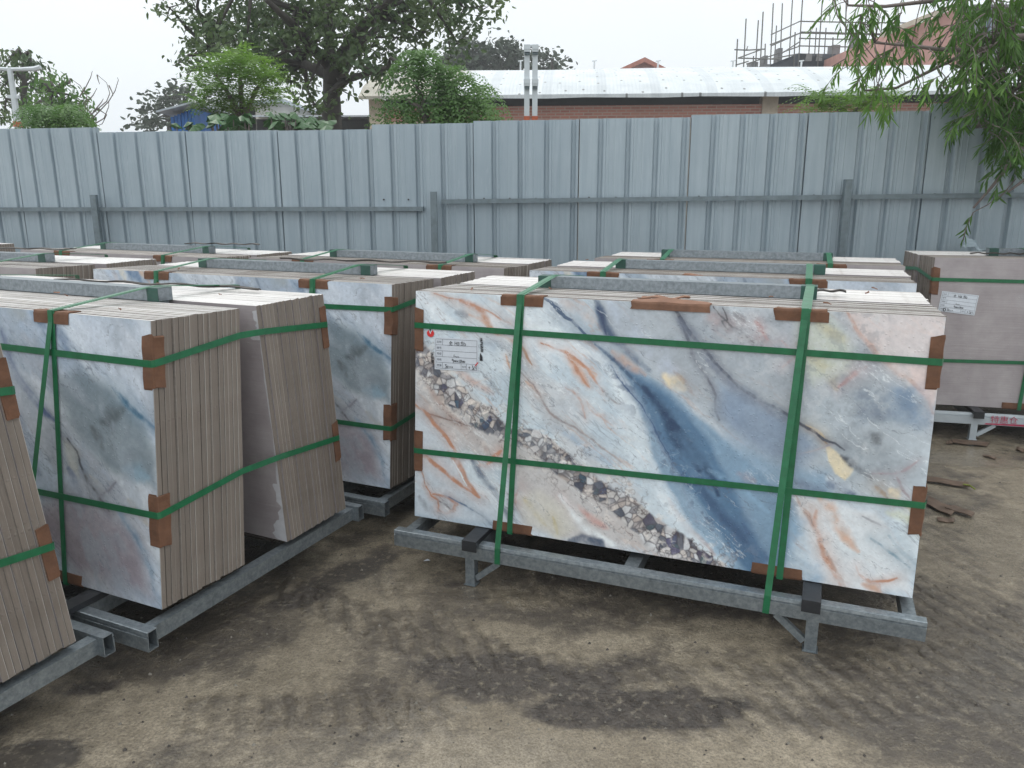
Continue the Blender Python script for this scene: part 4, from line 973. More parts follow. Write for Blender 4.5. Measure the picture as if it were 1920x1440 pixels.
# ---------------------------------------------------------------- ground
def ground():
    fx = np.concatenate([-np.geomspace(400, 5.2, 22), np.arange(-5, 5.0, .022), np.geomspace(5.2, 400, 22)])
    fy = np.concatenate([-np.geomspace(60, .4, 14)+.9, np.arange(.55, 7.6, .022), np.geomspace(7.8, 600, 26)])
    nx, ny = len(fx), len(fy); X, Y = np.meshgrid(fx, fy)
    class G: pass
    n1 = fbm(ny, nx, 14, 18, 6, 70, .6); n2 = fbm(ny, nx, 60, 80, 4, 90, .6)
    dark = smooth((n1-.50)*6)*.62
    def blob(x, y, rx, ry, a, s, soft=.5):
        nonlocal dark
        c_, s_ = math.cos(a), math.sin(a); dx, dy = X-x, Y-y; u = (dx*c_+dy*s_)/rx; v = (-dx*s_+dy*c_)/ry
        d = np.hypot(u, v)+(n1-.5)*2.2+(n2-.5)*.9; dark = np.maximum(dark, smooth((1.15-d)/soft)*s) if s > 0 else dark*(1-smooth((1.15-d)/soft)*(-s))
    tread = np.zeros(X.shape)
    for (u, v, rx, ry, a, s) in ((900,1255,.42,.13,-.1,.8),(1250,1330,.36,.10,.0,.9),(1150,1262,.3,.06,0,.55),(850,1130,.16,.25,0,.5),(1330,1120,.6,.12,-.38,.75),(740,1200,.2,.2,0,.45),
                              (560,1120,.3,.10,.7,.8),(640,1080,.25,.10,.7,.8),(60,1420,.12,.08,0,1.0),(150,1290,.12,.05,.3,.8),(230,1210,.1,.06,.3,.6),(1880,1250,.3,.3,0,.55),(1790,1180,.2,.15,0,.5),(450,1420,.3,.15,0,.35),
                              (1050,1060,.35,.1,-.4,.6),(1850,1400,.25,.12,0,.5)):
        p = gz(u, v); blob(p.x, p.y, rx, ry, a, s)
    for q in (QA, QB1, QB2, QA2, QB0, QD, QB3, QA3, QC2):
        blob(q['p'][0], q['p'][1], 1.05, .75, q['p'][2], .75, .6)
    for (u, v, rx, ry, a, s) in ((950,1180,.25,.07,-.2,-.8),(1420,1180,.2,.05,-.3,-.8),(1150,1410,.6,.08,0,-.6),(420,1300,.3,.12,.4,-.8),(1550,1290,.35,.12,-.2,-.6),(1500,1400,.3,.1,0,-.5),(1840,1050,.4,.5,0,-.35)):
        p = gz(u, v); blob(p.x, p.y, rx, ry, a, s)
    wet = smooth((fbm(ny, nx, 16, 20, 5, 120, .55)-.50)*6)*.6
    def wetb(u, v, rx, ry, s):
        nonlocal wet
        p = gz(u, v); d = np.hypot((X-p.x)/rx, (Y-p.y)/ry)+(n1-.5)*1.2; wet = np.maximum(wet, smooth((1.1-d)/.4)*s)
    for t_ in ((1850,850,.9,.28,1.0),(1800,1010,.25,.5,.55),(700,1040,.5,.35,.7),(620,1000,.3,.3,.7),(900,1110,.2,.06,.6),(1560,1230,.2,.1,.4),(60,1425,.15,.08,.9)): wetb(*t_)
    for (u, v, rx, ry) in ((1810,1150,.35,.35),(1450,1350,.5,.12),(1000,1120,.35,.12),(1600,1300,.5,.1),(700,1290,.4,.1),(1880,1330,.3,.2)):
        p = gz(u, v); d = np.hypot((X-p.x)/rx, (Y-p.y)/ry)+(n1-.5)*1.3; tread = np.maximum(tread, smooth((1.1-d)/.5))
    tread *= .35
    for pts, wd, st in (([(560,1110),(760,1200),(1000,1250),(1300,1275),(1600,1262),(1900,1215)],.085,1),([(380,1340),(640,1330),(900,1345),(1250,1350),(1560,1330),(1960,1270)],.09,1),([(1700,1100),(1790,1150),(1900,1185),(2000,1200)],.12,1),([(650,1020),(760,1120),(900,1215),(1000,1330),(1050,1440)],.08,.7),([(1760,1000),(1840,1120),(1960,1250)],.1,.7)):
        P_ = [gz(u, v) for u, v in pts]; dd = np.full(X.shape, 9.)
        for a, b_ in zip(P_[:-1], P_[1:]):
            ex, ey = b_.x-a.x, b_.y-a.y; t = np.clip(((X-a.x)*ex+(Y-a.y)*ey)/(ex*ex+ey*ey), 0, 1); dd = np.minimum(dd, np.hypot(X-a.x-t*ex, Y-a.y-t*ey))
        m_ = smooth((wd-dd)/.04+.5)*(.25+1.1*smooth((n1-.35)*3))*st
        tread = np.maximum(tread, np.clip(m_, 0, 1)*.8); dark = np.maximum(dark, m_*.42)
    Z = (n2-.5)*.004*(np.abs(X) < 6)*(Y < 8)*(Y > .5)-.002
    V = np.stack([X.ravel(), Y.ravel(), Z.ravel()], 1); F = grid_faces(nx, ny)
    m = NT('wet_muddy_concrete'); a = m.n('ShaderNodeAttribute', attribute_name='Col'); sp = m.n('ShaderNodeSeparateColor'); m.l(a.outputs[0], sp.inputs[0])
    v = m.mapping(); na = m.noise(v, 2.2, 7, .65); nb = m.noise(v, 16, 6, .7); nc = m.noise(v, 90, 4, .7)
    tan = m.mix(m.mr(na, .35, .65), lin((124,114,98)), lin((168,156,137)))
    tan = m.mix(m.mr(nb, .42, .62, 0, .6), tan, lin((116,106,90)))
    tan = m.mix(m.mr(nc, .45, .7, 0, .45), tan, lin((90,82,72)))
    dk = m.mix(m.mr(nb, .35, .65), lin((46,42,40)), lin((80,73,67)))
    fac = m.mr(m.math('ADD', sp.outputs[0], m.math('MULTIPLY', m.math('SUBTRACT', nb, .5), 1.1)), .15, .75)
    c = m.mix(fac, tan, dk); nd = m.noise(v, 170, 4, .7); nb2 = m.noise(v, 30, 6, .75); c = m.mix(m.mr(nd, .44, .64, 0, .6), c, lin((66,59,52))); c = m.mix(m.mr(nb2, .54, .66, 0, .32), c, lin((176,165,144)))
    sp2 = m.noise(m.mapping((1,1,1)), 34, 3, .5); c = m.mix(m.mr(sp2, .70, .74, 0, .8), c, lin((48,42,38)))
    
    c = m.mix(m.math('MULTIPLY', sp.outputs[1], .35), c, lin((84,80,74)))
    wv = m.n('ShaderNodeTexWave', wave_type='BANDS', bands_direction='DIAGONAL'); wv.inputs['Scale'].default_value = 6.5; wv.inputs['Distortion'].default_value = 2.2; wv.inputs['Detail'].default_value = 4; wv.inputs['Detail Scale'].default_value = 2.5; m.l(m.mapping((1,1,1), rot=(0,0,R(28))), wv.inputs['Vector'])
    c = m.mix(m.math('MULTIPLY', m.math('MULTIPLY', m.mr(wv.outputs[1], .5, .8), sp.outputs[2]), .55), c, lin((70,64,58)))
    m.col(c)
    m.col(c)
    rgh = m.mix(sp.outputs[1], m.mr(m.math('SUBTRACT', nb, m.math('MULTIPLY', sp.outputs[0], .35)), .1, .65, .24, .5), .07)
    m.l(rgh, m.p.inputs['Roughness']); m.set(Specular_IOR_Level=.45)
    hgt = m.math('ADD', m.math('MULTIPLY', m.math('MULTIPLY', wv.outputs[1], sp.outputs[2]), 1.2), m.math('ADD', m.math('MULTIPLY', nb, .7), m.math('MULTIPLY', nc, .45)))
    hgt = m.math('MULTIPLY', hgt, m.math('SUBTRACT', 1.0, m.math('MULTIPLY', sp.outputs[1], .85)))
    m.bump(hgt, .8, .018)
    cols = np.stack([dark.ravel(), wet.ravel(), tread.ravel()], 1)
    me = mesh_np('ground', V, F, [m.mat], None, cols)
    me.polygons.foreach_set('use_smooth', [True]*len(F))
    o = link('ground', me); tag(o, 'wet muddy concrete yard with dark stains and tyre marks', None, kind='structure'); return o
ground()
g = random.Random(12); gr = MB()
for k in range(420):
    u, v = g.uniform(0, 1920), g.uniform(900, 1440); p = gz(u, v, 0)
    if p.y > 7: continue
    s = g.choice((.0018, .0025, .004, .005))*g.uniform(.7, 1.4); a = g.uniform(0, 6)
    P = [p+Vector((math.cos(a+t)*s*g.uniform(.7, 1.5), math.sin(a+t)*s*g.uniform(.6, 1.2), 0)) for t in (0, 1.3, 2.6, 3.9, 5.1)]
    gr.add([q_+Vector((0,0,-.002)) for q_ in P]+[p+Vector((0, 0, s*.9))], [(0,1,5),(1,2,5),(2,3,5),(3,4,5),(4,0,5)], g.choice((0,0,1)))
tag(gr.build('ground_grit', [simple('dark_grit', (.05,.042,.036), .6), simple('pale_grit', (.17,.155,.13), .6)]), 'fine grit and crumbs of mud scattered over the wet yard', 'grit', kind='stuff')

# ---------------------------------------------------------------- sheet metal fence
def fence_mat():
    m = NT('blue_grey_sheet'); v = m.mapping((1,1,.05)); n = m.noise(v, 26, 4, .6); n2 = m.noise(m.mapping((1,1,1)), 2.2, 5, .6); oi = m.n('ShaderNodeObjectInfo')
    c = m.mix(m.mr(n, .3, .7), lin((149,163,172)), lin((172,184,191)))
    c = m.mix(m.mr(n2, .35, .7, 0, .45), c, lin((140,154,163)))
    c = m.mix(m.math('MULTIPLY', oi.outputs['Random'], .35), c, lin((138,153,164)))
    n3 = m.noise(m.mapping((1,1,.12)), 60, 2, .5); c = m.mix(m.mr(n3, .66, .7, 0, .12), c, lin((196,206,212)))
    m.col(c); m.set(Roughness=.42, Metallic=.1); m.bump(n, .18, .004); return m.mat
M_SHEET = fence_mat(); M_POST = simple('grey_primer_steel', lin((112,124,130)), .5, .3, .2, 20, .1)
fence = empty('metal_fence', (0, 6.4, 0)); tag(fence, 'tall blue grey corrugated sheet metal fence across the yard', 'fence')
def fence_run(p0, th, s_a, s_b, ztop, first=0):
    d = Vector((math.cos(th), math.sin(th), 0)); nrm = Vector((math.sin(th), -math.cos(th), 0))   # towards the yard
    s = s_a; k = first
    while s < s_b-1e-3:
        b = MB(); g = random.Random(k*17+3); W = .84; sh = .003*(k % 2)+.001; zt = ztop(s+.4)+g.uniform(-.004, .004); 
        prof = []
        for i in range(4):
            r = s+i*.21+.15
            prof += [(r-.008, 0), (r-.002, -.004), (r+.006, -.024), (r+.026, -.024), (r+.036, .0), (r+.040, .007), (r+.056, .007), (r+.062, 0)]
            prof += [(r+.075, 0), (r+.078, .0022), (r+.083, .0022), (r+.086, 0)]
            prof += [(r+.115, 0), (r+.118, .0022), (r+.123, .0022), (r+.126, 0)]
        prof = [(s+.002, -.04), (s+.006, 0)]+[p for p in prof if p[0] < s+W-.010]+[(s+W-.004, 0), (s+W, -.04)]
        tilt = g.uniform(-.004, .004); nz = 7; rows = []
        for j in range(nz+1):
            z = .04+(zt-.04)*j/nz
            rows.append([Vector(p0)+d*(a+tilt*(z-1))+nrm*(o+sh+.006*math.sin(j*1.3+k*2.1)*.6)+Vector((0,0,z)) for a, o in prof])
        m_ = len(prof); vs = [q for r in rows for q in r]
        b.add(vs, [(j*m_+i, j*m_+i+1, (j+1)*m_+i+1, (j+1)*m_+i) for j in range(nz) for i in range(m_-1)])
        bk = [q-nrm*.0012 for q in vs]; b.add(bk, [(j*m_+i, (j+1)*m_+i, (j+1)*m_+i+1, j*m_+i+1) for j in range(nz) for i in range(m_-1)])
        for r_ in (.085, .295, .505, .715):
            for zs in (1.335+.0105*max(0, s_b)*(s_b > 1)*.5+.01*(s_b > 1)*s+.04*(s_b > 1)+0.0,):
                c_ = Vector(p0)+d*(s+r_)+nrm*(sh+.0035)+Vector((0, 0, zs)); b.box((c_.x-.006, c_.y-.003, c_.z-.006), (c_.x+.006, c_.y+.002, c_.z+.006), 1)
        b.build('fence_panel', [M_SHEET, M_DARK], None).parent = fence
        o = C.objects[-1] if False else None
        s += W; k += 1
    return k
for q in ():
    pass
PF = (-1.076, 6.598, 0); TH = -.170
PLf = (-1.123, 6.636, 0); THl = -.186
def zt_r(s): return 2.0+.0085*s if s < 4.1 else 2.10
k = fence_run(PF, TH, -.03, .0, lambda s: 2, 0) if False else 0
fence_run(PF, TH, -.06, 8.3, lambda s: 2.004+.0105*s if s < 4.2 else 2.092, 20)
def zt_l(s): return 1.975+.002*(-s) if s > -2.4 else 2.022+.004*(-s-2.4)
fence_run(PLf, THl, -.84*9, -.01, zt_l, 0)
for o in list(fence.children): o.location = (0, -6.4, 0)
def fp_(s, off, z, left=False):
    p0, th = (PLf, THl) if left else (PF, TH)
    return Vector((p0[0]+math.cos(th)*s+math.sin(th)*off, p0[1]+math.sin(th)*s-math.cos(th)*off, z))
def child(b, name, mat):
    o = b.build(name, mat); o.parent = fence; o.location = (0, -6.4, 0); return o
b = MB(); b.bar(fp_(-6.9, .045, 1.315, True), fp_(.42, .045, 1.345, True), .035, .034); child(b, 'rail', M_POST)
b = MB(); b.bar(fp_(.53, .045, 1.403), fp_(8, .045, 1.492), .035, .034); child(b, 'rail', M_POST)
b = MB(); b.bar(fp_(-6.9, .045, .42, True), fp_(.42, .045, .42, True), .035, .034); child(b, 'rail', M_POST)
b = MB(); b.bar(fp_(.53, .045, .45), fp_(8, .045, .45), .035, .034); child(b, 'rail', M_POST)
for (s_, z_, lf_) in ((-2.56, 1.455, True), (.47, 1.48, False), (3.60, 1.565, False), (6.6, 1.6, False), (-5.6, 1.45, True)):
    b = MB(); b.bar(fp_(s_, .085, 0, lf_), fp_(s_, .085, z_, lf_), .05, .045, up=(0,1,0)); child(b, 'fence_post', M_POST)
    b = MB(); b.bar(fp_(s_, .11, 1.0, lf_), fp_(s_, .75, .02, lf_), .04, .04); 
# crumpled sheet offcut stuck behind the far right rack
board('sheet_offcut', [at(1806,462,5.62), at(1848,470,5.62), at(1850,474,5.66), at(1808,440,5.7)], .003, M_SHEET, 'crumpled pale sheet metal offcut leaning on the fence behind the far right rack', 'metal scrap', seed=3, amp=.01)
# ---------------------------------------------------------------- buildings beyond the fence
def brick_mat(name, c1, c2, mortar, sc_=1.0, rot=0):
    m = NT(name); geo_ = m.mapping((1,1,1)); s = m.n('ShaderNodeSeparateXYZ'); m.l(geo_, s.inputs[0]); cb = m.n('ShaderNodeCombineXYZ')
    m.l(m.math('ADD', s.outputs[0], s.outputs[1]), cb.inputs[0]); m.l(s.outputs[2], cb.inputs[1])
    b = m.n('ShaderNodeTexBrick'); m.l(cb.outputs[0], b.inputs['Vector']); b.inputs['Scale'].default_value = 1
    b.inputs['Brick Width'].default_value = .25*sc_; b.inputs['Row Height'].default_value = .075*sc_; b.inputs['Mortar Size'].default_value = .012*sc_
    b.inputs['Color1'].default_value = (*c1, 1); b.inputs['Color2'].default_value = (*c2, 1); b.inputs['Mortar'].default_value = (*mortar, 1); b.inputs['Bias'].default_value = -.2
    n = m.noise(geo_, 1.3, 6, .7); m.col(m.mix(m.mr(n, .35, .7, 0, .6), b.outputs[0], lin((160,124,112)))); m.set(Roughness=.85); return m.mat
M_BRICK = brick_mat('red_brick', lin((176,112,98)), lin((146,88,76)), lin((168,152,140)))
M_CONC = simple('weathered_concrete', lin((176,163,146)), .85, 0, .2, 3)
def roof_mat():
    m = NT('white_roof_sheets'); g_ = m.mapping(); n = m.noise(g_, 1.2, 6, .65); s = m.n('ShaderNodeSeparateXYZ'); m.l(g_, s.inputs[0])
    c = m.mix(m.mr(n, .3, .7), lin((180,186,190)), lin((206,211,215)))
    old = m.mix(m.mr(n, .35, .65), lin((140,136,124)), lin((168,163,148)))
    c = m.mix(m.mr(m.math('ADD', s.outputs[0], m.math('MULTIPLY', n, 1.2)), 2.9, 3.5), old, c)
    wv = m.n('ShaderNodeTexWave', bands_direction='X'); wv.inputs['Scale'].default_value = 3.2; m.l(g_, wv.inputs['Vector'])
    seam = m.n('ShaderNodeTexWave', bands_direction='X'); seam.inputs['Scale'].default_value = .22; seam.inputs['Distortion'].default_value = .15; m.l(g_, seam.inputs['Vector'])
    c = m.mix(m.mr(seam.outputs[1], .9, .93, 0, .35), c, lin((160,166,172)))
    vo = m.n('ShaderNodeTexVoronoi'); vo.voronoi_dimensions = '2D'; vo.inputs['Scale'].default_value = 1; vo.inputs['Randomness'].default_value = .45; m.l(m.mapping((1.9, 1.5, .1)), vo.inputs['Vector'])
    c = m.mix(m.mr(vo.outputs['Distance'], .05, .075, .8, 0), c, lin((70,70,68)))
    m.col(c); m.set(Roughness=.5); m.bump(wv.outputs[1], .3, .03); return m.mat
M_ROOF = roof_mat(); M_BLACK = simple('eaves_black', (.012,.013,.016), .8); M_FIX = simple('roof_fixings', (.09,.09,.09), .6)
def warehouse():
    a = at(672, 181, 22.0); yaw = R(-4.3); root = empty('warehouse', (a.x, a.y, 0), yaw)
    tag(root, 'long brick warehouse with white curved sheet roof behind the fence', 'warehouse')
    ze = a.z; L = 26; D = 12; zr = 5.34-ze
    # local: x along, y back
    b = MB(); n = 12; xs = [i*L/26 for i in range(27)]
    def arc(t): return (D*t, ze+zr*math.sin(math.pi*t)**.75 if 0 < t < 1 else ze)
    vs = []; 
    for x in xs:
        for k in range(2*n+1): y, z = arc(k/(2*n)); vs.append((x, y-.0, z+.012*math.sin(x*7+k)))
    m_ = 2*n+1; b.add(vs, [(i*m_+k, (i+1)*m_+k, (i+1)*m_+k+1, i*m_+k+1) for i in range(26) for k in range(2*n)])
    b.add([(x, y, z-.06) for x, y, z in vs], [(i*m_+k, i*m_+k+1, (i+1)*m_+k+1, (i+1)*m_+k) for i in range(26) for k in range(2*n)])
    b.add([(0, *arc(k/(2*n))) for k in range(m_)]+[(0, arc(k/(2*n))[0], arc(k/(2*n))[1]-.06) for k in range(m_)], [(k, k+m_, k+m_+1, k+1) for k in range(2*n)])
    b.add([(x, 0, ze+.01) for x in xs]+[(x, 0, ze-.07-.012*(i % 3)) for i, x in enumerate(xs)], [(i, i+27, i+28, i+1) for i in range(26)])
    rf = b.build('roof', M_ROOF, root)
    b = MB(); b.box((.32, .55, 0), (L-.3, .8, ze-.56)); b.build('lower_wall', M_CONC, root)
    b = MB(); b.box((.32, .52, ze-.62), (L-.3, .8, ze-.22)); b.build('brick_wall', M_BRICK, root)
    b = MB(); b.box((.32, .8, 0), (.5, D-.5, ze-.1)); b.build('gable_wall', M_BRICK, root)
    b = MB(); b.box((.5, 1.0, ze-.27), (L-.3, 1.1, ze+.1)); b.build('eaves_dark_band', M_BLACK, root)  # black plate standing in for the soffit shade under the roof
    for x in (.16, 10.65, 17.4): 
        b = MB(); b.box((x, .44, 0), (x+.4, .85, ze-.02)); b.build('pillar', M_CONC, root)
    b = MB(); b.box((.3, .50, ze-.74), (L-.3, .82, ze-.60)); b.build('lintel', M_CONC, root)
    for u in (975, 1113, 1232, 1372, 1500, 1646):
        p = at(u, 138, 27.2); b = MB(); q = root.matrix_world
        b.tube([(p.x, p.y, p.z-.8), (p.x+.02, p.y, p.z+.38)], .028, 6); b.tube([(p.x-.06, p.y, p.z+.38), (p.x+.1, p.y, p.z+.40)], .02, 5)
        o = b.build('vent_pipe', simple('pale_pipe', (.55,.57,.58), .5)) if u == 975 else b.build('vent_pipe', bpy.data.materials['pale_pipe'])
        tag(o, 'thin pale pipe sticking up behind the white warehouse roof', 'pipe', 'thin pipes along the warehouse roof')
warehouse()
M_TILE = simple('red_roof_tiles', lin((168,110,94)), .8, 0, .2, 6); M_PINK = simple('pink_render', lin((186,140,130)), .85, 0, .14, 3, .1)
def tile_house():
    Y = 46; root = empty('tiled_house', (at(1220, 140, Y).x, Y, 0)); tag(root, 'small distant house with red tiled gable roofs above the warehouse roof', 'house')
    def P(u, v, dy=0): p = at(u, v, Y+dy); return (p.x-root.location.x, dy, p.z)
    b = MB(); pts = [P(1160,139), P(1206,118), P(1248,139)]
    fl = [(x, 0, z) for x, y, z in pts]; bk = [(x, 6, z) for x, y, z in pts]
    b.add(fl+bk+[(fl[0][0], 0, 0), (fl[2][0], 0, 0), (fl[0][0], 6, 0), (fl[2][0], 6, 0)], [(0,1,2),(5,4,3),(6,0,2,7),(9,5,3,8),(6,8,3,0),(7,2,5,9)])
    b.build('wall', M_PINK, root)
    b = MB()
    for i, j in ((0,1),(1,2)):
        a, c = Vector(fl[i]), Vector(fl[j]); d = (c-a).normalized()*.35; a = a-d if i == 0 else a; c = c+d if i == 1 else c
        up = Vector((0,0,.22)); off = Vector((0,-.5,0)); q = [a+off, c+off, c+Vector((0,6.3,0)), a+Vector((0,6.3,0))]
        b.add([p+up for p in q]+[p-Vector((0,0,.02)) for p in q], [(0,1,2,3),(7,6,5,4),(0,4,5,1),(1,5,6,2),(2,6,7,3),(3,7,4,0)])
    b.build('gable_roof', M_TILE, root)
    for (u0, u1, v0, v1) in ((1236,1283,129,139),(1172,1192,127,139)):
        b = MB(); a, c = P(u0, v1), P(u1, v0); b.add([(a[0], .5, a[2]), (c[0]+.3, .5, a[2]), (c[0]-.1, 3, c[2]), (a[0], 3, c[2]), (c[0]+.3, 6, a[2]), (a[0], 6, a[2])], [(0,1,2,3),(3,2,4,5)])
        b.build('side_roof', M_TILE, root)
        b = MB(); b.box((a[0], .8, 0), (c[0]-.1, 5.5, a[2]+.05)); b.build('side_wall', M_PINK, root)
tile_house()
M_BAMBOO = simple('scaffold_pole', lin((92,92,90)), .7, 0, .25, 5); M_NET = simple('dark_safety_net', lin((52,56,64)), .9, 0, .3, 4); M_GREYC = simple('raw_grey_concrete', lin((120,120,122)), .9, 0, .2, 3)
def scaffold():
    Y = 34; root = empty('scaffolding', (14, Y, 0)); tag(root, 'pole scaffolding with dark netting round an unfinished building', 'scaffolding')
    def P(u, v, dy=0): p = at(u, v, Y+dy); return (p.x-14, dy, p.z)
    def pole(pts, r=.055, name='pole'): b = MB(); b.tube([P(*p) for p in pts], r*.5, 5); b.build(name, M_BAMBOO, root)
    for (u0, v0, u1, v1, dy) in ((1383,73,1379,150,0),(1399,35,1393,150,1),(1422,38,1415,150,2),(1431,22,1424,150,0),(1450,6,1443,150,3),(1467,6,1462,140,4),(1486,-2,1478,140,5),(1505,-4,1496,140,2),(1542,1,1532,140,2),
                             (1456,48,1452,120,5),(1435,82,1433,150,3),(1520,50,1516,110,4),(1531,52,1527,110,5),(1549,52,1545,110,5),(1587,-2,1584,115,2),(1625,-4,1619,130,3),(1627,38,1622,100,4),(1655,30,1648,100,3),(1562,70,1560,120,2),(1491,60,1488,140,2),(1413,105,1411,135,3)):
        pole([(u0, v0, dy), (u1, v1, dy)])
    for pts in (((1377,93,0),(1400,94,0),(1435,92,1)),((1400,93,0),(1402,87,3)),((1384,109,0),(1462,111,1)),((1384,109,0),(1430,92,4)),((1380,122,0),(1403,115,3)),((1380,134,0),(1420,132,0)),((1446,65,1),(1500,40,3)),((1500,40,2),(1600,42,2),(1700,43,2)),
                ((1444,84,1),(1500,62,3)),((1446,86,1),(1505,60,3)),((1500,60,2),(1670,64,2)),((1500,62,2),(1680,66,2)),((1498,72,2),(1660,75,2)),((1497,86,2),(1640,89,2)),((1466,100,1),(1500,78,3)),((1400,120,1),(1460,100,3)),((1470,97,1),(1498,87,3)),((1448,110,1),(1497,101,3))):
        pole(pts, .055, 'ledger')
    b = MB(); 
    nets = [[(1445,121),(1497,100),(1500,138),(1440,140)],[(1497,100),(1620,102),(1725,106),(1725,138),(1500,138)]]
    for k, n_ in enumerate(nets):
        a = [P(u, v, 2.2+k*.01+.3*math.sin(i*2.)) for i, (u, v) in enumerate(n_)]; c = [(x, y+.05, z) for x, y, z in a]; m_ = len(a)
        b.add(a+c, [tuple(range(m_-1, -1, -1)), tuple(range(m_, 2*m_))]+[(i, (i+1) % m_, m_+(i+1) % m_, m_+i) for i in range(m_)])
    b.build('safety_net', M_NET, root)
    sh = empty('unfinished_building', (14, Y+3, 0)); tag(sh, 'unfinished grey concrete building frame inside the scaffolding', 'building')
    def Q(u, v, dy=3): p = at(u, v, Y+dy); return (p.x-14, dy-3, p.z)
    for (u0, u1, v0) in ((1408,1422,116),(1433,1440,104),(1460,1468,90),(1562,1576,84),(1605,1618,80),(1604,1612,62)):
        a = Q(u0, v0); c = Q(u1, v0); b = MB(); b.box((a[0], 0, 0), (c[0], .6, a[2])); b.build('column', M_GREYC, sh)
    a = Q(1430, 121); c = Q(1725, 121); b = MB(); b.box((a[0], -.1, 0), (c[0], 5, a[2])); b.build('wall', M_GREYC, sh)
    g = random.Random(4)
    for k, u in enumerate((1500, 1519, 1556, 1580, 1604)):
        a = Q(u, 119, 2.9); c = Q(u+12, 106, 2.9); 
        b = MB(); b.box((a[0], -.8, a[2]), (c[0], -.55, c[2])); b.build('pale_block', simple('grey_block_%d' % k, lin((120+g.randrange(20),)*3), .9), sh)
scaffold()
def gable_building():
    Y = 30; root = empty('pink_building', (at(1800,100,Y).x, Y, 0)); tag(root, 'pinkish rendered building with sloping roof edge behind the willow branches', 'building')
    x0 = root.location.x
    def P(u, v, dy=0): p = at(u, v, Y+dy); return (p.x-x0, dy, p.z)
    f = [P(1670,64), P(1765,24), P(1790,14), P(1808,20), P(1808,150), P(1720,150), P(1720,60)]
    f = [P(1722,145), P(1722,47), P(1790,16), P(1806,20), P(1806,145)]
    m_ = len(f); b = MB(); b.add(f+[(x, y+8, z) for x, y, z in f], [tuple(range(m_)), tuple(range(2*m_-1, m_-1, -1))]+[(i, m_+i, m_+(i+1) % m_, (i+1) % m_) for i in range(m_)])
    b.build('wall', M_PINK, root)
    f = [P(1668,134,.2), P(1668,60,.2), P(1722,44,.2), P(1722,134,.2)]
    b = MB(); b.add(f+[(x, y+7, z) for x, y, z in f], [(0,1,2,3),(7,6,5,4)]+[(i, 4+i, 4+(i+1) % 4, (i+1) % 4) for i in range(4)]); b.build('wall', M_PINK, root)
    b = MB(); b.bar(P(1662,62,-.3), P(1792,10,-.3), .9, .16); b.build('roof_edge', M_CONC, root)
    b = MB(); a, c = P(1808,150,-.5), P(1960,8,-.5); b.box((a[0], -.5, 0), (c[0], 6, c[2])); gw = b.build('grey_wing', M_GREYC, root)
    for (u0, u1, v0, v1) in ((1843,1862,14,66),(1868,1880,16,64)):
        a, c = P(u0, v1, -.5), P(u1, v0, -.5); b = MB(); b.box((a[0], -.56, a[2]), (c[0], -.505, c[2])); w_ = b.build('window', simple('window_frame_%d' % u0, lin((110,120,135)), .4), gw)
        b = MB(); b.box((a[0]+.06, -.575, a[2]+.06), (c[0]-.06, -.5605, c[2]-.06)); b.build('pane', bpy.data.materials.get('dusky_glass') or simple('dusky_glass', (.04,.055,.075), .1), w_)
gable_building()
M_SHEDB = simple('blue_sheet', (.03,.16,.50), .5, 0, .2, 6); M_WHT = simple('whitewashed_wall', lin((206,204,198)), .8, 0, .1, 3); M_GREYR = simple('grey_sheet_roof', lin((176,184,192)), .6, 0, .1, 3)
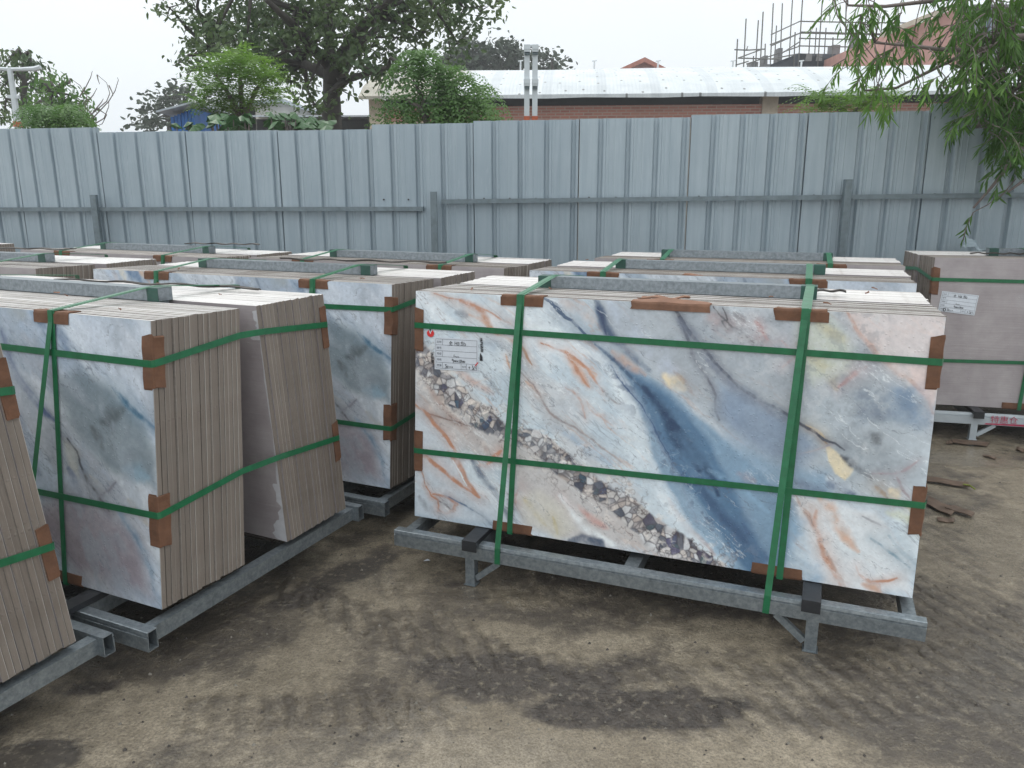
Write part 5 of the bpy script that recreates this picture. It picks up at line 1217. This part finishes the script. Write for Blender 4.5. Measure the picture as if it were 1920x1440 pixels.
def left_buildings():
    Y = 15; a = at(321, 241, Y); c = at(364, 206, Y); root = empty('blue_shed', ((a.x+c.x)/2, Y, 0)); tag(root, 'small blue sheet metal shed with lean-to roof just over the fence', 'shed')
    w_ = (c.x-a.x)/2; b = MB(); k = 7
    for i in range(k): b.box((-w_+i*2*w_/k+.006, (i % 2)*.012, 0), (-w_+(i+1)*2*w_/k-.006, 1.6, c.z-.12+(i/k)*.16)); 
    b.build('wall', M_SHEDB, root)
    b = MB(); b.bar((-w_-.12, .7, c.z-.06), (w_+.1, .7, c.z+.10), 2.0, .03, up=(0,0,1)); b.build('roof', M_GREYR, root)
    Y = 26; a = at(372, 238, Y); c = at(478, 200, Y); root = empty('white_house', (a.x, Y, 0)); tag(root, 'whitewashed low house behind the bright green tree', 'house')
    b = MB(); b.box((0, 0, 0), (c.x-a.x, 6, c.z)); b.build('wall', M_WHT, root)
    p = at(455, 196, Y); q = at(530, 186, Y); r = at(602, 214, Y)
    b = MB(); pts = [(p.x-a.x-1.4, -.3, c.z-.05), (q.x-a.x, -.3, q.z), (r.x-a.x, -.3, c.z-.15)]
    b.add(pts+[(x, 7, z) for x, y, z in pts]+[(x, y, z-.12) for x, y, z in pts], [(0,1,4,3),(1,2,5,4),(0,6,7,1),(1,7,8,2)])
    b.build('roof', M_GREYR, root)
    b = MB(); b.add([(pts[0][0]+.3, 0, 0), (pts[2][0]-.3, 0, 0), (pts[2][0]-.3, 0, c.z-.2), (pts[1][0], 0, pts[1][2]-.1), (pts[0][0]+.3, 0, c.z-.1)], [(0,1,2,3,4)]); b.build('gable_wall', M_WHT, root)
    Y = 25; a = at(478, 219, Y); c = at(690, 209, Y); root = empty('low_shed', (a.x, Y, 0)); tag(root, 'low brick shed with grey sheet roof behind the big tree trunk', 'shed')
    L = c.x-a.x; b = MB(); b.add([(-.2,-.5,a.z),(L+.4,-.5,a.z),(L+.4,4,c.z+.1),(-.2,4,c.z+.1),(-.2,-.5,a.z-.05),(L+.4,-.5,a.z-.05)], [(0,1,2,3),(4,5,1,0)]); b.build('roof', M_GREYR, root)
    b = MB(); b.box((0, 0, 0), (L, 4, a.z-.5)); b.build('brick_wall', M_BRICK, root)
    b = MB(); b.box((0, .1, a.z-.5), (L, 4, a.z-.06)); b.build('eaves_dark_band', M_BLACK, root)  # solid black block as the dark band between roof and brick
left_buildings()
# ---------------------------------------------------------------- posts and lamp
M_WPOST = simple('white_painted_steel', lin((196,202,206)), .5, 0, .06, 8); M_ORANGE = simple('orange_band', (.45,.10,.04), .6, 0, .2, 20)
def twin_post():
    Y = 9.5; a = at(995, 240, Y); t = at(995, 86, Y); root = empty('twin_post', (a.x, Y, 0)); tag(root, 'pair of white rectangular steel posts joined by brackets behind the fence', 'post')
    for k in (-1, 1):
        b = MB(); x = k*.046
        b.box((x-.030, -.03, 0), (x+.030, .03, t.z-.02), bev=0); p = b.build('post', M_WPOST, root)
        zb = at(995, 218, Y).z; b = MB(); b.box((x-.034, -.034, zb-.35), (x+.034, .034, zb)); b.build('orange_band', M_ORANGE, p)
        for v in (86, 150):
            z = at(995, v, Y).z; b = MB(); b.box((x-.037, -.09, z-.05), (x+.037, -.031, z)); b.box((x-.036, -.085, z-.075), (x+.036, -.075, z-.05)); b.build('bracket', M_WPOST, p)
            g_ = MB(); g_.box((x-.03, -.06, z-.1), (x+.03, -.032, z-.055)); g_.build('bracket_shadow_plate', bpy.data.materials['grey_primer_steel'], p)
    b = MB(); b.box((-.08, -.04, t.z-.018), (.08, .04, t.z+.006)); b.build('cap', M_WPOST, root)
twin_post()
def lamp():
    Y = 13; p0 = at(34, 245, Y); p1 = at(18, 128, Y); root = empty('street_lamp', (p0.x, Y, 0)); tag(root, 'white double arm street lamp at the far left edge', 'street lamp')
    def Lc(u, v): p = at(u, v, Y); return (p.x-p0.x, 0, p.z)
    b = MB(); b.tube([(.12,0,0), Lc(34,238), Lc(26,180), Lc(18,128)], [.06,.055,.045,.04], 8); b.build('pole', M_WPOST, root)
    b = MB(); b.tube([Lc(34,238), Lc(33,228)], [.068,.068], 8); b.build('orange_band', M_ORANGE, root)
    for pts in ([(17,130),(40,130),(62,129),(76,126)], [(17,130),(0,129),(-30,124)]):
        b = MB(); b.tube([Lc(*p) for p in pts], [.028,.03,.035,.02][:len(pts)], 6); b.tube([Lc(pts[-2][0], pts[-2][1]+1), Lc(*pts[-1])], .038, 6); b.build('lamp_arm', M_WPOST, root)
    b = MB(); b.bar(Lc(15,181), Lc(36,182), .05, .05); b.build('cross_bar', M_WPOST, root)
lamp()

# ---------------------------------------------------------------- trees
def leaf_mat(name, c1, c2, trans=.3, rough=.45):
    m = NT(name); n = m.noise(m.mapping(), 1.1, 3, .6); n2 = m.noise(m.mapping(), 23, 2, .6)
    c = m.mix(m.mr(n, .35, .65), c1, c2); c = m.mix(m.mr(n2, .4, .7, 0, .5), c, tuple(x*.6 for x in c1))
    m.col(c); m.set(Roughness=rough)
    t = m.n('ShaderNodeBsdfTranslucent'); m.l(c, t.inputs[0]); x = m.n('ShaderNodeMixShader'); x.inputs[0].default_value = trans
    m.l(m.p.outputs[0], x.inputs[1]); m.l(t.outputs[0], x.inputs[2]); m.l(x.outputs[0], m.out.inputs[0]); return m.mat
M_BARK = simple('dark_wet_bark', lin((62,58,54)), .8, 0, .3, 9, .5); M_BARK2 = simple('grey_twig_bark', lin((110,100,96)), .8, 0, .2, 9)
L_DARK = leaf_mat('dark_broad_leaves', (.05,.10,.038), (.13,.20,.06)); L_BRIGHT = leaf_mat('bright_feathery_leaves', (.10,.21,.035), (.22,.38,.06), .5)
L_MID = leaf_mat('mid_green_leaves', (.06,.15,.035), (.14,.27,.06), .5); L_FAR = leaf_mat('far_leaves', (.03,.05,.03), (.05,.08,.045), .2); L_WIL = leaf_mat('willow_leaves', (.07,.17,.03), (.20,.38,.06), .55)
def leaves(centers, seed, L=.16, W=.07, mat=None, droop=.5, name='crown', parent=None, orig=Vector((0,0,0))):
    """centers: array n x 3 of leaf positions. builds folded six-corner leaves"""
    g = np.random.default_rng(seed); n = len(centers); c = np.asarray(centers)-np.array(orig)
    a = g.uniform(0, 2*np.pi, n); el = g.normal(-droop, .45, n); d = np.stack([np.cos(a)*np.cos(el), np.sin(a)*np.cos(el), np.sin(el)], 1)
    r = g.normal(size=(n, 3)); s = np.cross(d, r); s /= np.linalg.norm(s, axis=1)[:, None]; nn = np.cross(d, s)
    l = L*g.uniform(.6, 1.25, n)[:, None]; w_ = W*g.uniform(.7, 1.2, n)[:, None]
    V = np.stack([c, c+d*l*.35+s*w_*.5+nn*w_*.15, c+d*l*.75+s*w_*.35+nn*w_*.1, c+d*l-nn*l*.08, c+d*l*.75-s*w_*.35+nn*w_*.1, c+d*l*.35-s*w_*.5+nn*w_*.15], 1).reshape(-1, 3)
    i = np.arange(n)*6; F = np.concatenate([np.stack([i, i+1, i+2, i+3], 1), np.stack([i, i+3, i+4, i+5], 1)])
    me = mesh_np(name, V, F, [mat]); o = link(name, me)
    if parent: o.parent = parent
    return o
def cloud(clumps, per, seed, clump_r=.28):
    """leaf positions: every clump is filled with small sprays so the crown keeps gaps"""
    g = np.random.default_rng(seed); out_ = []
    for (p, r) in clumps:
        ns_ = max(3, int(per*(r/.9)**2/14))
        for _ in range(ns_):
            v = g.normal(size=3); v /= np.linalg.norm(v); rr = r*g.uniform(.15, 1)**.5
            sp_ = np.array(p)+v*rr*np.array((1, 1, .8)); k = int(g.integers(9, 22))
            out_.append(sp_+g.normal(size=(k, 3))*clump_r*np.array((1, 1, .55)))
    return np.concatenate(out_)
def tree(name, label, base, trunk_px, limbs, clumps_px, Y, spread, per, mat, bark, leafL, leafW, seed, group=None, extra=(), r0=.2, clump_r=.28, droop=.5, twigs=True):
    root = empty(name, (base[0], base[1], 0)); tag(root, label, 'tree', group); g = random.Random(seed); o_ = Vector((base[0], base[1], 0))
    b = MB(); T = [Vector((base[0], base[1], -.05))]+[at(u, v, Y) for u, v in trunk_px]
    n = len(T); b.tube([p-o_ for p in T], [r0*(1-.75*(i/(n-1))**1.2) for i in range(n)], 9); b.build('trunk', bark, root, smooth=True)
    nodes = [(p, r0*.5) for p in T[2:]]
    lb = MB()
    for (pts, r) in limbs:
        P = [at(u, v, Y+dy) for u, v, dy in pts]; m_ = len(P)
        lb.tube([p-o_ for p in P], [r*(1-.7*i/(m_-1)) for i in range(m_)], 7); nodes += [(p, r*.5) for p in P[1:]]
    cl = []
    for (u, v, rp) in clumps_px:
        y = Y+g.uniform(-spread, spread)*.8; p = at(u, v, y); r = rp/CAM_F*y; cl.append((p, r))
        if rp > 48: y2 = Y+g.uniform(-spread, spread); cl.append((at(u+g.uniform(-20, 20), v+g.uniform(-14, 14), y2), r*.8))
    if twigs:
        for (p, r) in cl:
            q = min(nodes, key=lambda n_: (n_[0]-p).length)[0]; mid = q.lerp(p, .5)+Vector((g.uniform(-.2, .2), g.uniform(-.2, .2), g.uniform(-.05, .25)))
            lb.tube([q-o_, mid-o_, p-o_], [.045, .03, .012], 5)
            for _ in range(3): lb.tube([p-o_, p-o_+Vector((g.gauss(0, 1), g.gauss(0, 1), g.gauss(0, .7)))*r*.7], [.012, .005], 4)
    if lb.v: lb.build('limbs', bark, root, smooth=True)
    leaves(cloud(cl, per, seed, clump_r), seed+1, leafL, leafW, mat, droop, 'crown', root, o_)
    return root
BIG = [(318,14,26),(352,6,34),(395,30,40),(350,50,18),(372,95,34),(345,112,22),(400,70,46),(375,125,26),(430,40,52),(420,110,44),(465,75,58),(500,30,60),(490,120,44),(530,85,60),(560,30,62),(545,140,40),(575,165,30),(590,196,20),(600,215,14),(566,118,44),
 (600,20,60),(610,70,44),(650,30,56),(655,110,36),(642,170,16),(690,90,50),(700,30,50),(690,128,34),(730,118,34),(745,70,44),(770,130,26),(715,150,20),(760,20,60),(790,60,38),(812,25,40),(845,45,34),(858,80,26),(846,110,20),(870,14,44),(905,18,32),(925,-4,26),(840,-10,50),
 (380,-50,60),(480,-70,80),(600,-90,90),(720,-80,90),(830,-60,70),(540,-160,90),(680,-170,90),(790,-120,60),(420,-110,60)]
bt = at(622, 238, 14)
BIG = [(u, v, r*.86) for u, v, r in BIG]
tree('shade_tree', 'large spreading dark leafed tree with thick trunk rising above the fence', (bt.x, 14), [(622,238),(622,190),(620,150),(618,100),(616,40),(600,-60)],
     [([(622,150,0),(640,108,-.3),(664,70,-.6),(700,28,-1),(760,-30,-1.5)], .16), ([(622,165,0),(640,140,.3),(672,85,.6),(720,40,1),(790,-10,1.5)], .12), ([(624,172,0),(650,150,-.4),(695,136,-1),(730,125,-1.6)], .08),
      ([(618,120,0),(592,96,-.5),(548,45,-1.2),(500,0,-2)], .12), ([(620,140,0),(570,120,.8),(500,110,1.5),(400,100,1.8)], .10), ([(617,60,0),(560,20,-1),(450,-20,-1.5)], .08), ([(616,20,0),(680,-60,.5),(780,-60,1)], .09)],
     BIG, 14, 2.0, 860, L_DARK, M_BARK, .125, .06, 5, r0=.19, clump_r=.15)
def frond_tree(name, label, base, Y, stems, tips, n, seed, mat, L=.55, leaflet=.075, group=None, droop=.6, spread=.7, tight=.8):
    """feathery tree: fronds of paired leaflets springing from the stem tips"""
    root = empty(name, (base[0], base[1], 0)); tag(root, label, 'tree', group); g = np.random.default_rng(seed); o_ = Vector((base[0], base[1], 0))
    b = MB()
    for pts in stems:
        P = [at(u, v, Y+dy)-o_ for u, v, dy in pts]; P = [Vector((0, 0, -.05))]+P; m_ = len(P); b.tube(P, [.05*(1-.8*i/(m_-1)) for i in range(m_)], 6)
    b.build('trunk', M_BARK2, root, smooth=True)
    V = []; F = []; k = 0
    W = sum(t[2] for t in tips)
    for _ in range(n):
        t = tips[int(g.choice(len(tips), p=[q[2]/W for q in tips]))]; rr = t[2]*tight*math.sqrt(g.random()); an = g.uniform(0, 6.283)
        p = np.array(at(t[0]+rr*math.cos(an), t[1]+rr*math.sin(an)*.8, Y+g.uniform(-spread, spread)))-np.array(o_)
        az = g.uniform(0, 6.283); el = g.uniform(-.1, .7); ln = L*g.uniform(.6, 1.2); nl = int(ln/.036); d = np.array((math.cos(az)*math.cos(el), math.sin(az)*math.cos(el), math.sin(el)))
        for i in range(nl):
            s = i/nl; q = p+d*ln*s+np.array((0, 0, -droop*ln*s*s*1.3)); tg = d*1+np.array((0, 0, -droop*2.6*s)); tg /= np.linalg.norm(tg)
            sd_ = np.cross(tg, (0, 0, 1)); sd_ /= (np.linalg.norm(sd_)+1e-9); up_ = np.cross(sd_, tg)
            for sg in (-1, 1):
                ll = leaflet*(1-.5*abs(s-.4)); v = sd_*sg*.9+tg*.35-up_*.25*g.random(); w_ = tg*.011
                V += [q-w_*.4, q+v*ll*.55-w_, q+v*ll, q+v*ll*.55+w_*1.2]; F.append((k, k+1, k+2, k+3)); k += 4
    me = mesh_np('crown', np.array(V), np.array(F), [mat]); o = link('crown', me); o.parent = root
    return root
p = at(450, 240, 9.2)
frond_tree('feathery_tree', 'bright yellow green feathery tree in front of the big dark tree', (p.x, 9.2), 9.2, [[(448,215,0),(425,170,-.2),(405,140,-.3)],[(455,212,.1),(450,150,0),(450,110,0)],[(460,214,0),(480,170,.2),(500,140,.3)]],
     [(440,112,26),(470,118,26),(410,128,24),(455,145,42),(500,140,22),(395,160,24),(420,175,36),(480,170,36),(512,170,16),(380,190,18),(505,190,14),(450,195,26),(410,205,18)], 620, 3, L_BRIGHT, .36, .055, droop=.25, spread=.5)
p = at(815, 240, 8.6)
frond_tree('feathery_tree', 'drooping feathery green tree in front of the left end of the white warehouse roof', (p.x, 8.6), 8.6, [[(800,226,0),(790,180,0),(775,150,-.1)],[(815,228,0),(830,190,.1),(850,150,.2)],[(830,226,0),(860,205,0),(890,180,.1)],[(800,228,0),(785,200,-.1),(750,180,0)]],
     [(775,100,22),(800,98,20),(760,118,18),(820,125,26),(850,130,22),(790,135,24),(875,145,24),(835,160,30),(900,165,22),(870,185,34),(905,200,20),(840,205,26),(745,180,12),(738,200,10),(800,205,16),(860,215,22),(760,205,8)], 430, 9, L_MID, .50, .06, droop=1.15, spread=.35, tight=.28)
tree('distant_tree', 'small pale misty tree left of the blue shed', (at(320,240,36).x, 36), [(320,240),(322,215),(325,190)], [], [(330,172,18),(350,168,14),(310,182,16),(292,190,12),(345,190,20),(300,215,18),(275,212,10),(325,210,22),(350,215,16),(268,232,10),(290,235,16),(320,236,18)], 36, 1.2, 130, L_FAR, M_BARK, .3, .17, 21, r0=.2, clump_r=.35, droop=.1)
for k, (u, cl, lab) in enumerate(((870, [(858,100,22),(880,90,18),(900,100,20),(862,125,24),(890,125,28),(920,110,18),(915,130,22),(840,115,16),(860,78,14)], 'distant grey green tree with rounded top above the warehouse roof left of the twin posts'),
                           (960, [(945,82,14),(935,100,18),(960,95,18),(980,105,18),(950,120,22),(975,125,20),(1000,125,14)], 'distant dark tree just behind the white twin posts'),
                           (1035, [(1020,108,14),(1038,118,14),(1025,130,14),(1052,130,10),(1010,126,12)], 'lowest distant tree right of the white twin posts'))):
    tree('distant_tree', lab, (at(u,140,44).x, 44), [(u,150),(u,130),(u,115)], [], cl, 44, 1.5, 260, L_FAR, M_BARK, .34, .2, 31+k, group='distant trees above the warehouse roof', r0=.25, clump_r=.34, droop=.2)
tree('garden_tree', 'thin topped misty tree at the far left edge behind the street lamp', (at(35,240,17).x, 17), [(40,240),(44,200),(46,150),(42,110)], [], [(18,108,10),(40,103,12),(55,112,10),(30,122,16),(60,125,8),(20,140,16),(45,140,20),(10,160,22),(35,165,18),(60,155,10),(8,190,24),(30,200,18),(50,185,12),(8,220,24),(0,135,14)], 17, .8, 330, L_DARK, M_BARK, .15, .05, 51, r0=.1, clump_r=.13, droop=.8)
tree('garden_tree', 'rounded green tree between the street lamp and the bare tree', (at(95,240,15).x, 15), [(95,240),(97,200),(98,170)], [], [(95,150,20),(112,158,16),(80,165,14),(100,175,22),(78,190,18),(118,185,14),(62,200,14),(140,180,12),(150,195,12),(138,205,16),(160,222,14)], 15, .8, 420, L_MID, M_BARK, .13, .05, 52, r0=.08, clump_r=.12, droop=.7)
p = at(95, 240, 9.6)
frond_tree('feathery_shrub', 'low feathery green shrub topping the left part of the fence', (p.x, 9.6), 9.6, [[(90,226,0),(80,212,0)],[(110,228,0),(130,212,0)]], [(60,212,14),(85,205,18),(110,210,20),(135,205,16),(90,225,24),(130,228,20),(60,230,14),(155,228,10)], 480, 19, L_MID, .3, .05)
def bare_tree():
    Y = 11; p0 = at(160, 245, Y); root = empty('bare_tree', (p0.x, Y, 0)); tag(root, 'bare branched small tree with thin arching twigs at the left', 'tree'); o_ = Vector((p0.x, Y, 0))
    b = MB(); b.tube([Vector((0, 0, 0)), at(160,236,Y)-o_], [.04, .03], 6); b.build('trunk', M_BARK2, root)
    for k, pts in enumerate(([(150,238),(160,205),(163,180),(150,160),(132,147)],[(150,238),(172,214),(200,190),(206,175),(200,155),(182,140)],[(160,236),(185,210),(204,190),(216,170),(222,150),(220,145)],[(150,180),(160,165),(170,145),(173,133)],[(165,190),(175,178),(182,165)],[(175,210),(190,192),(194,185)],[(178,232),(195,222),(204,200),(204,188)],
                            [(185,205),(200,215),(192,232),(178,238)],[(172,214),(160,200),(155,180)],[(132,147),(130,155),(133,162)],[(182,140),(184,150),(187,158)],[(204,160),(210,172),(212,180)],[(155,215),(150,200),(148,190)])):
        b = MB(); m_ = len(pts); b.tube([at(u, v, Y+.1*math.sin(k))-o_ for u, v in pts], [.009*(1-.65*i/(m_-1)) for i in range(m_)], 5); b.build('branch', M_BARK2, root)
bare_tree()
# large leaved plants peeping over the fence
def broad_plants():
    for k, (u, v, n, lab) in enumerate(((430,222,9,'broad leaved plant peeping over the fence below the feathery tree'),(545,218,11,'broad leaved plant with glossy leaves left of the big trunk'),(345,236,5,'broad leaved plant in front of the blue shed'),(590,228,7,'broad leaved plant right beside the big tree trunk'))):
        Y = 8.3; p0 = at(u, 245, Y); root = empty('broad_leaf_plant', (p0.x, Y, 0)); tag(root, lab, 'plant', 'broad leaved plants over the fence'); g = random.Random(k+4)
        sb = MB(); lf = MB()
        for i in range(n*2):
            q = at(u+g.uniform(-38, 38), v+g.uniform(-8, 16), Y+g.uniform(-.3, .3))-Vector((p0.x, Y, 0)); sb.tube([(0, 0, 0), (q.x*.7, q.y, q.z*.6), q], [.02, .012, .006], 5)
            a = g.uniform(0, 6.28); W = g.uniform(.045, .085); d = Vector((math.cos(a), math.sin(a), g.uniform(-.5, .1))).normalized(); s = d.cross(Vector((0,0,1))).normalized(); up_ = s.cross(d)
            vs = [q-d*W*.3]; ring_ = []
            for j in range(12):
                t = 2*math.pi*j/12; r = W*(1+.12*math.sin(5*t)); ring_.append(q+d*r*math.cos(t)*1.1+s*r*math.sin(t)-up_*W*.35*math.sin(t)**2-up_*.02*(math.cos(t)+1))
            lf.add([q+up_*.012]+ring_, [(0, j+1, (j+1) % 12+1) for j in range(12)])
        sb.build('stems', M_BARK2, root); lf.build('foliage', bpy.data.materials.get('large_glossy_leaves') or leaf_mat('large_glossy_leaves', (.03,.09,.03), (.06,.15,.05), .2, .3), root)
broad_plants()
p = at(1600, 240, 8.0)
frond_tree('feathery_shrub', 'feathery green shrub reaching over the right part of the fence before the brick wall', (p.x, 8.0), 8.0, [[(1590,215,0),(1570,195,0)],[(1600,212,0),(1630,185,0)],[(1590,215,0),(1540,190,0)]], [(1535,182,14),(1560,188,16),(1590,190,18),(1620,182,16),(1645,175,14),(1665,172,12),(1580,202,16),(1545,200,10),(1615,200,14),(1520,206,10),(1530,178,10),(1640,195,10)], 230, 29, L_BRIGHT, .30, .045, droop=.3, spread=.3)

# willow-like branches hanging in from the right
def willow():
    root = empty('willow_tree', (5.6, 6.9, 0)); tag(root, 'willow like tree with long narrow leaves hanging over the fence at right', 'tree'); o_ = Vector((5.6, 6.9, 0)); g = random.Random(77)
    b = MB(); b.tube([(0,0,0),(.05,0,1.6),(-.05,-.2,3.2),(0,-.1,4.6)], [.16,.13,.1,.06], 9); b.build('trunk', M_BARK, root, smooth=True)
    Y = 5.6
    lb = MB(); limbs = [
      [(2020,60),(1900,70),(1840,95),(1760,92),(1700,85),(1640,80)],[(2020,20),(1920,40),(1850,75),(1790,110),(1730,140),(1680,165),(1620,170)],[(2020,-30),(1880,-20),(1760,0),(1660,12),(1590,10)],[(2040,90),(1960,130),(1900,170),(1860,210),(1830,240)],
      [(2050,120),(1990,180),(1940,240),(1900,300),(1860,350),(1825,390)],[(2030,0),(1950,60),(1890,100),(1850,150),(1790,200)],[(2060,200),(1980,300),(1930,330),(1890,360)],[(2020,-60),(1900,-70),(1750,-50),(1650,-40)],[(2030,40),(1940,90),(1880,130),(1820,150),(1770,165)]]
    nodes = []
    for i, L_ in enumerate(limbs):
        dy = [-.2,.3,0,-.1,-.15,.4,-.3,.2,.1][i]; P = [at(u, v, Y+dy)-o_ for u, v in L_]; P = [Vector((0,-.1,3.0+.15*i))]+P; m_ = len(P)
        lb.tube(P, [.022*(1-.82*k/(m_-1))+.003 for k in range(m_)], 6)
        for k in range(1, m_-1):
            for t in (0, .33, .66): nodes.append((P[k].lerp(P[k+1], t), k/m_))
        nodes.append((P[-1], 1))
    V = []; F = []; kk = 0
    def leaf(q, d, L, W):
        nonlocal kk
        s = d.cross(Vector((g.gauss(0,1), g.gauss(0,1), g.gauss(0,1)))).normalized(); nn = d.cross(s)
        for c in (q, q+d*L*.3+s*W*.5+nn*W*.2, q+d*L*.65+s*W*.42-nn*L*.03, q+d*L-nn*L*.12, q+d*L*.65-s*W*.42-nn*L*.03, q+d*L*.3-s*W*.5+nn*W*.2): V.append(tuple(c))
        F.append((kk, kk+1, kk+2, kk+3)); F.append((kk, kk+3, kk+4, kk+5)); kk += 6
    def twig(q, n, ln, dirx=0):
        a = g.uniform(0, 6.28); d = Vector((math.cos(a)*.6+dirx, math.sin(a)*.5, g.uniform(-.5, .35))); pts = [q]; p = q.copy()
        for i in range(7): d = (d+Vector((0, 0, -.22))).normalized(); p = p+d*ln/7; pts.append(p.copy())
        lb.tube(pts, [.0035*(1-.6*i/7) for i in range(8)], 4)
        for i in range(n):
            t = 1+i/n*5.99; k = int(t); pp = pts[k].lerp(pts[min(k+1, 7)], t-k); dd = (pts[min(k+1, 7)]-pts[k-1]).normalized(); aa = g.uniform(0, 6.28)
            o = Vector((math.cos(aa), math.sin(aa), g.uniform(-.8, .2))); leaf(pp, (dd*.8+o*.75+Vector((0,0,-.35))).normalized(), g.uniform(.07, .12), g.uniform(.012, .019))
    dens = [(1640,60,60,22),(1600,30,40,14),(1560,-10,40,8),(1700,20,60,12),(1760,40,60,12),(1700,110,30,14),(1660,100,24,8),(1640,150,30,10),(1800,60,60,18),(1860,50,60,40),(1880,110,60,56),(1840,150,50,40),(1900,170,50,56),(1780,160,30,12),(1860,220,46,44),(1900,230,40,40),(1830,240,18,12),(1910,290,30,20),(1900,30,50,40),(1590,120,20,5),
            (1740,170,14,5),(1905,330,22,12),(1700,-30,80,12),(1850,-40,80,40),(1950,100,80,60),(1960,240,60,50),(1880,150,60,30),(2050,100,80,34),(2120,170,90,36),(2040,-40,80,26),(2160,20,90,30),(2060,280,60,24),(2230,90,90,26)]
    for (u, v, r, n) in dens:
        for _ in range(int(n*(.55 if u > 1820 else .42))):
            a = g.uniform(0, 6.28); rr = r*math.sqrt(g.random()); p = at(u+rr*math.cos(a), v+rr*math.sin(a)-14, Y+g.uniform(-.45, .45))-o_
            nd = min(nodes, key=lambda t: (t[0]-p).length)[0]
            if (nd-p).length > .05: lb.tube([nd, nd.lerp(p, .5)+Vector((0,0,.04)), p], [.0035, .003, .0025], 4)
            twig(p, g.randint(9, 15), g.uniform(.16, .32))
    for pts in ([(1905,335),(1880,365),(1850,385),(1825,398),(1812,425),(1806,450)],[(1890,355),(1870,372)],[(1560,-20),(1570,30),(1600,70),(1585,110),(1560,125)],[(1600,60),(1640,110),(1610,150),(1600,165)]):
        P = [at(u, v, Y-.1)-o_ for u, v in pts]; lb.tube(P, .004, 4)
        for i in range(len(P)-1):
            for j in range(7):
                q = P[i].lerp(P[i+1], j/7)
                if i >= len(P)-3: leaf(q, Vector((g.gauss(0, .6), g.gauss(0, .4), -.7)).normalized(), g.uniform(.06, .1), .014)
    lb.build('branches', M_BARK2, root, smooth=True)
    me = mesh_np('foliage', np.array(V), np.array(F), [L_WIL]); o = link('foliage', me); o.parent = root
willow()
# ---------------------------------------------------------------- misty air
if HAZE > 0:
    b = MB(); b.box((-45, -3, -1.2), (60, 62, 13)); o = b.build('haze', []); tag(o, 'thin rainy mist over the yard and the buildings beyond', None, kind='stuff')
    m = bpy.data.materials.new('mist'); m.use_nodes = True; m.node_tree.nodes.clear(); vo = m.node_tree.nodes.new('ShaderNodeVolumePrincipled'); vo.inputs['Color'].default_value = (.93,.95,.97,1); vo.inputs['Density'].default_value = HAZE
    ou = m.node_tree.nodes.new('ShaderNodeOutputMaterial'); m.node_tree.links.new(vo.outputs[0], ou.inputs['Volume']); o.data.materials.append(m)
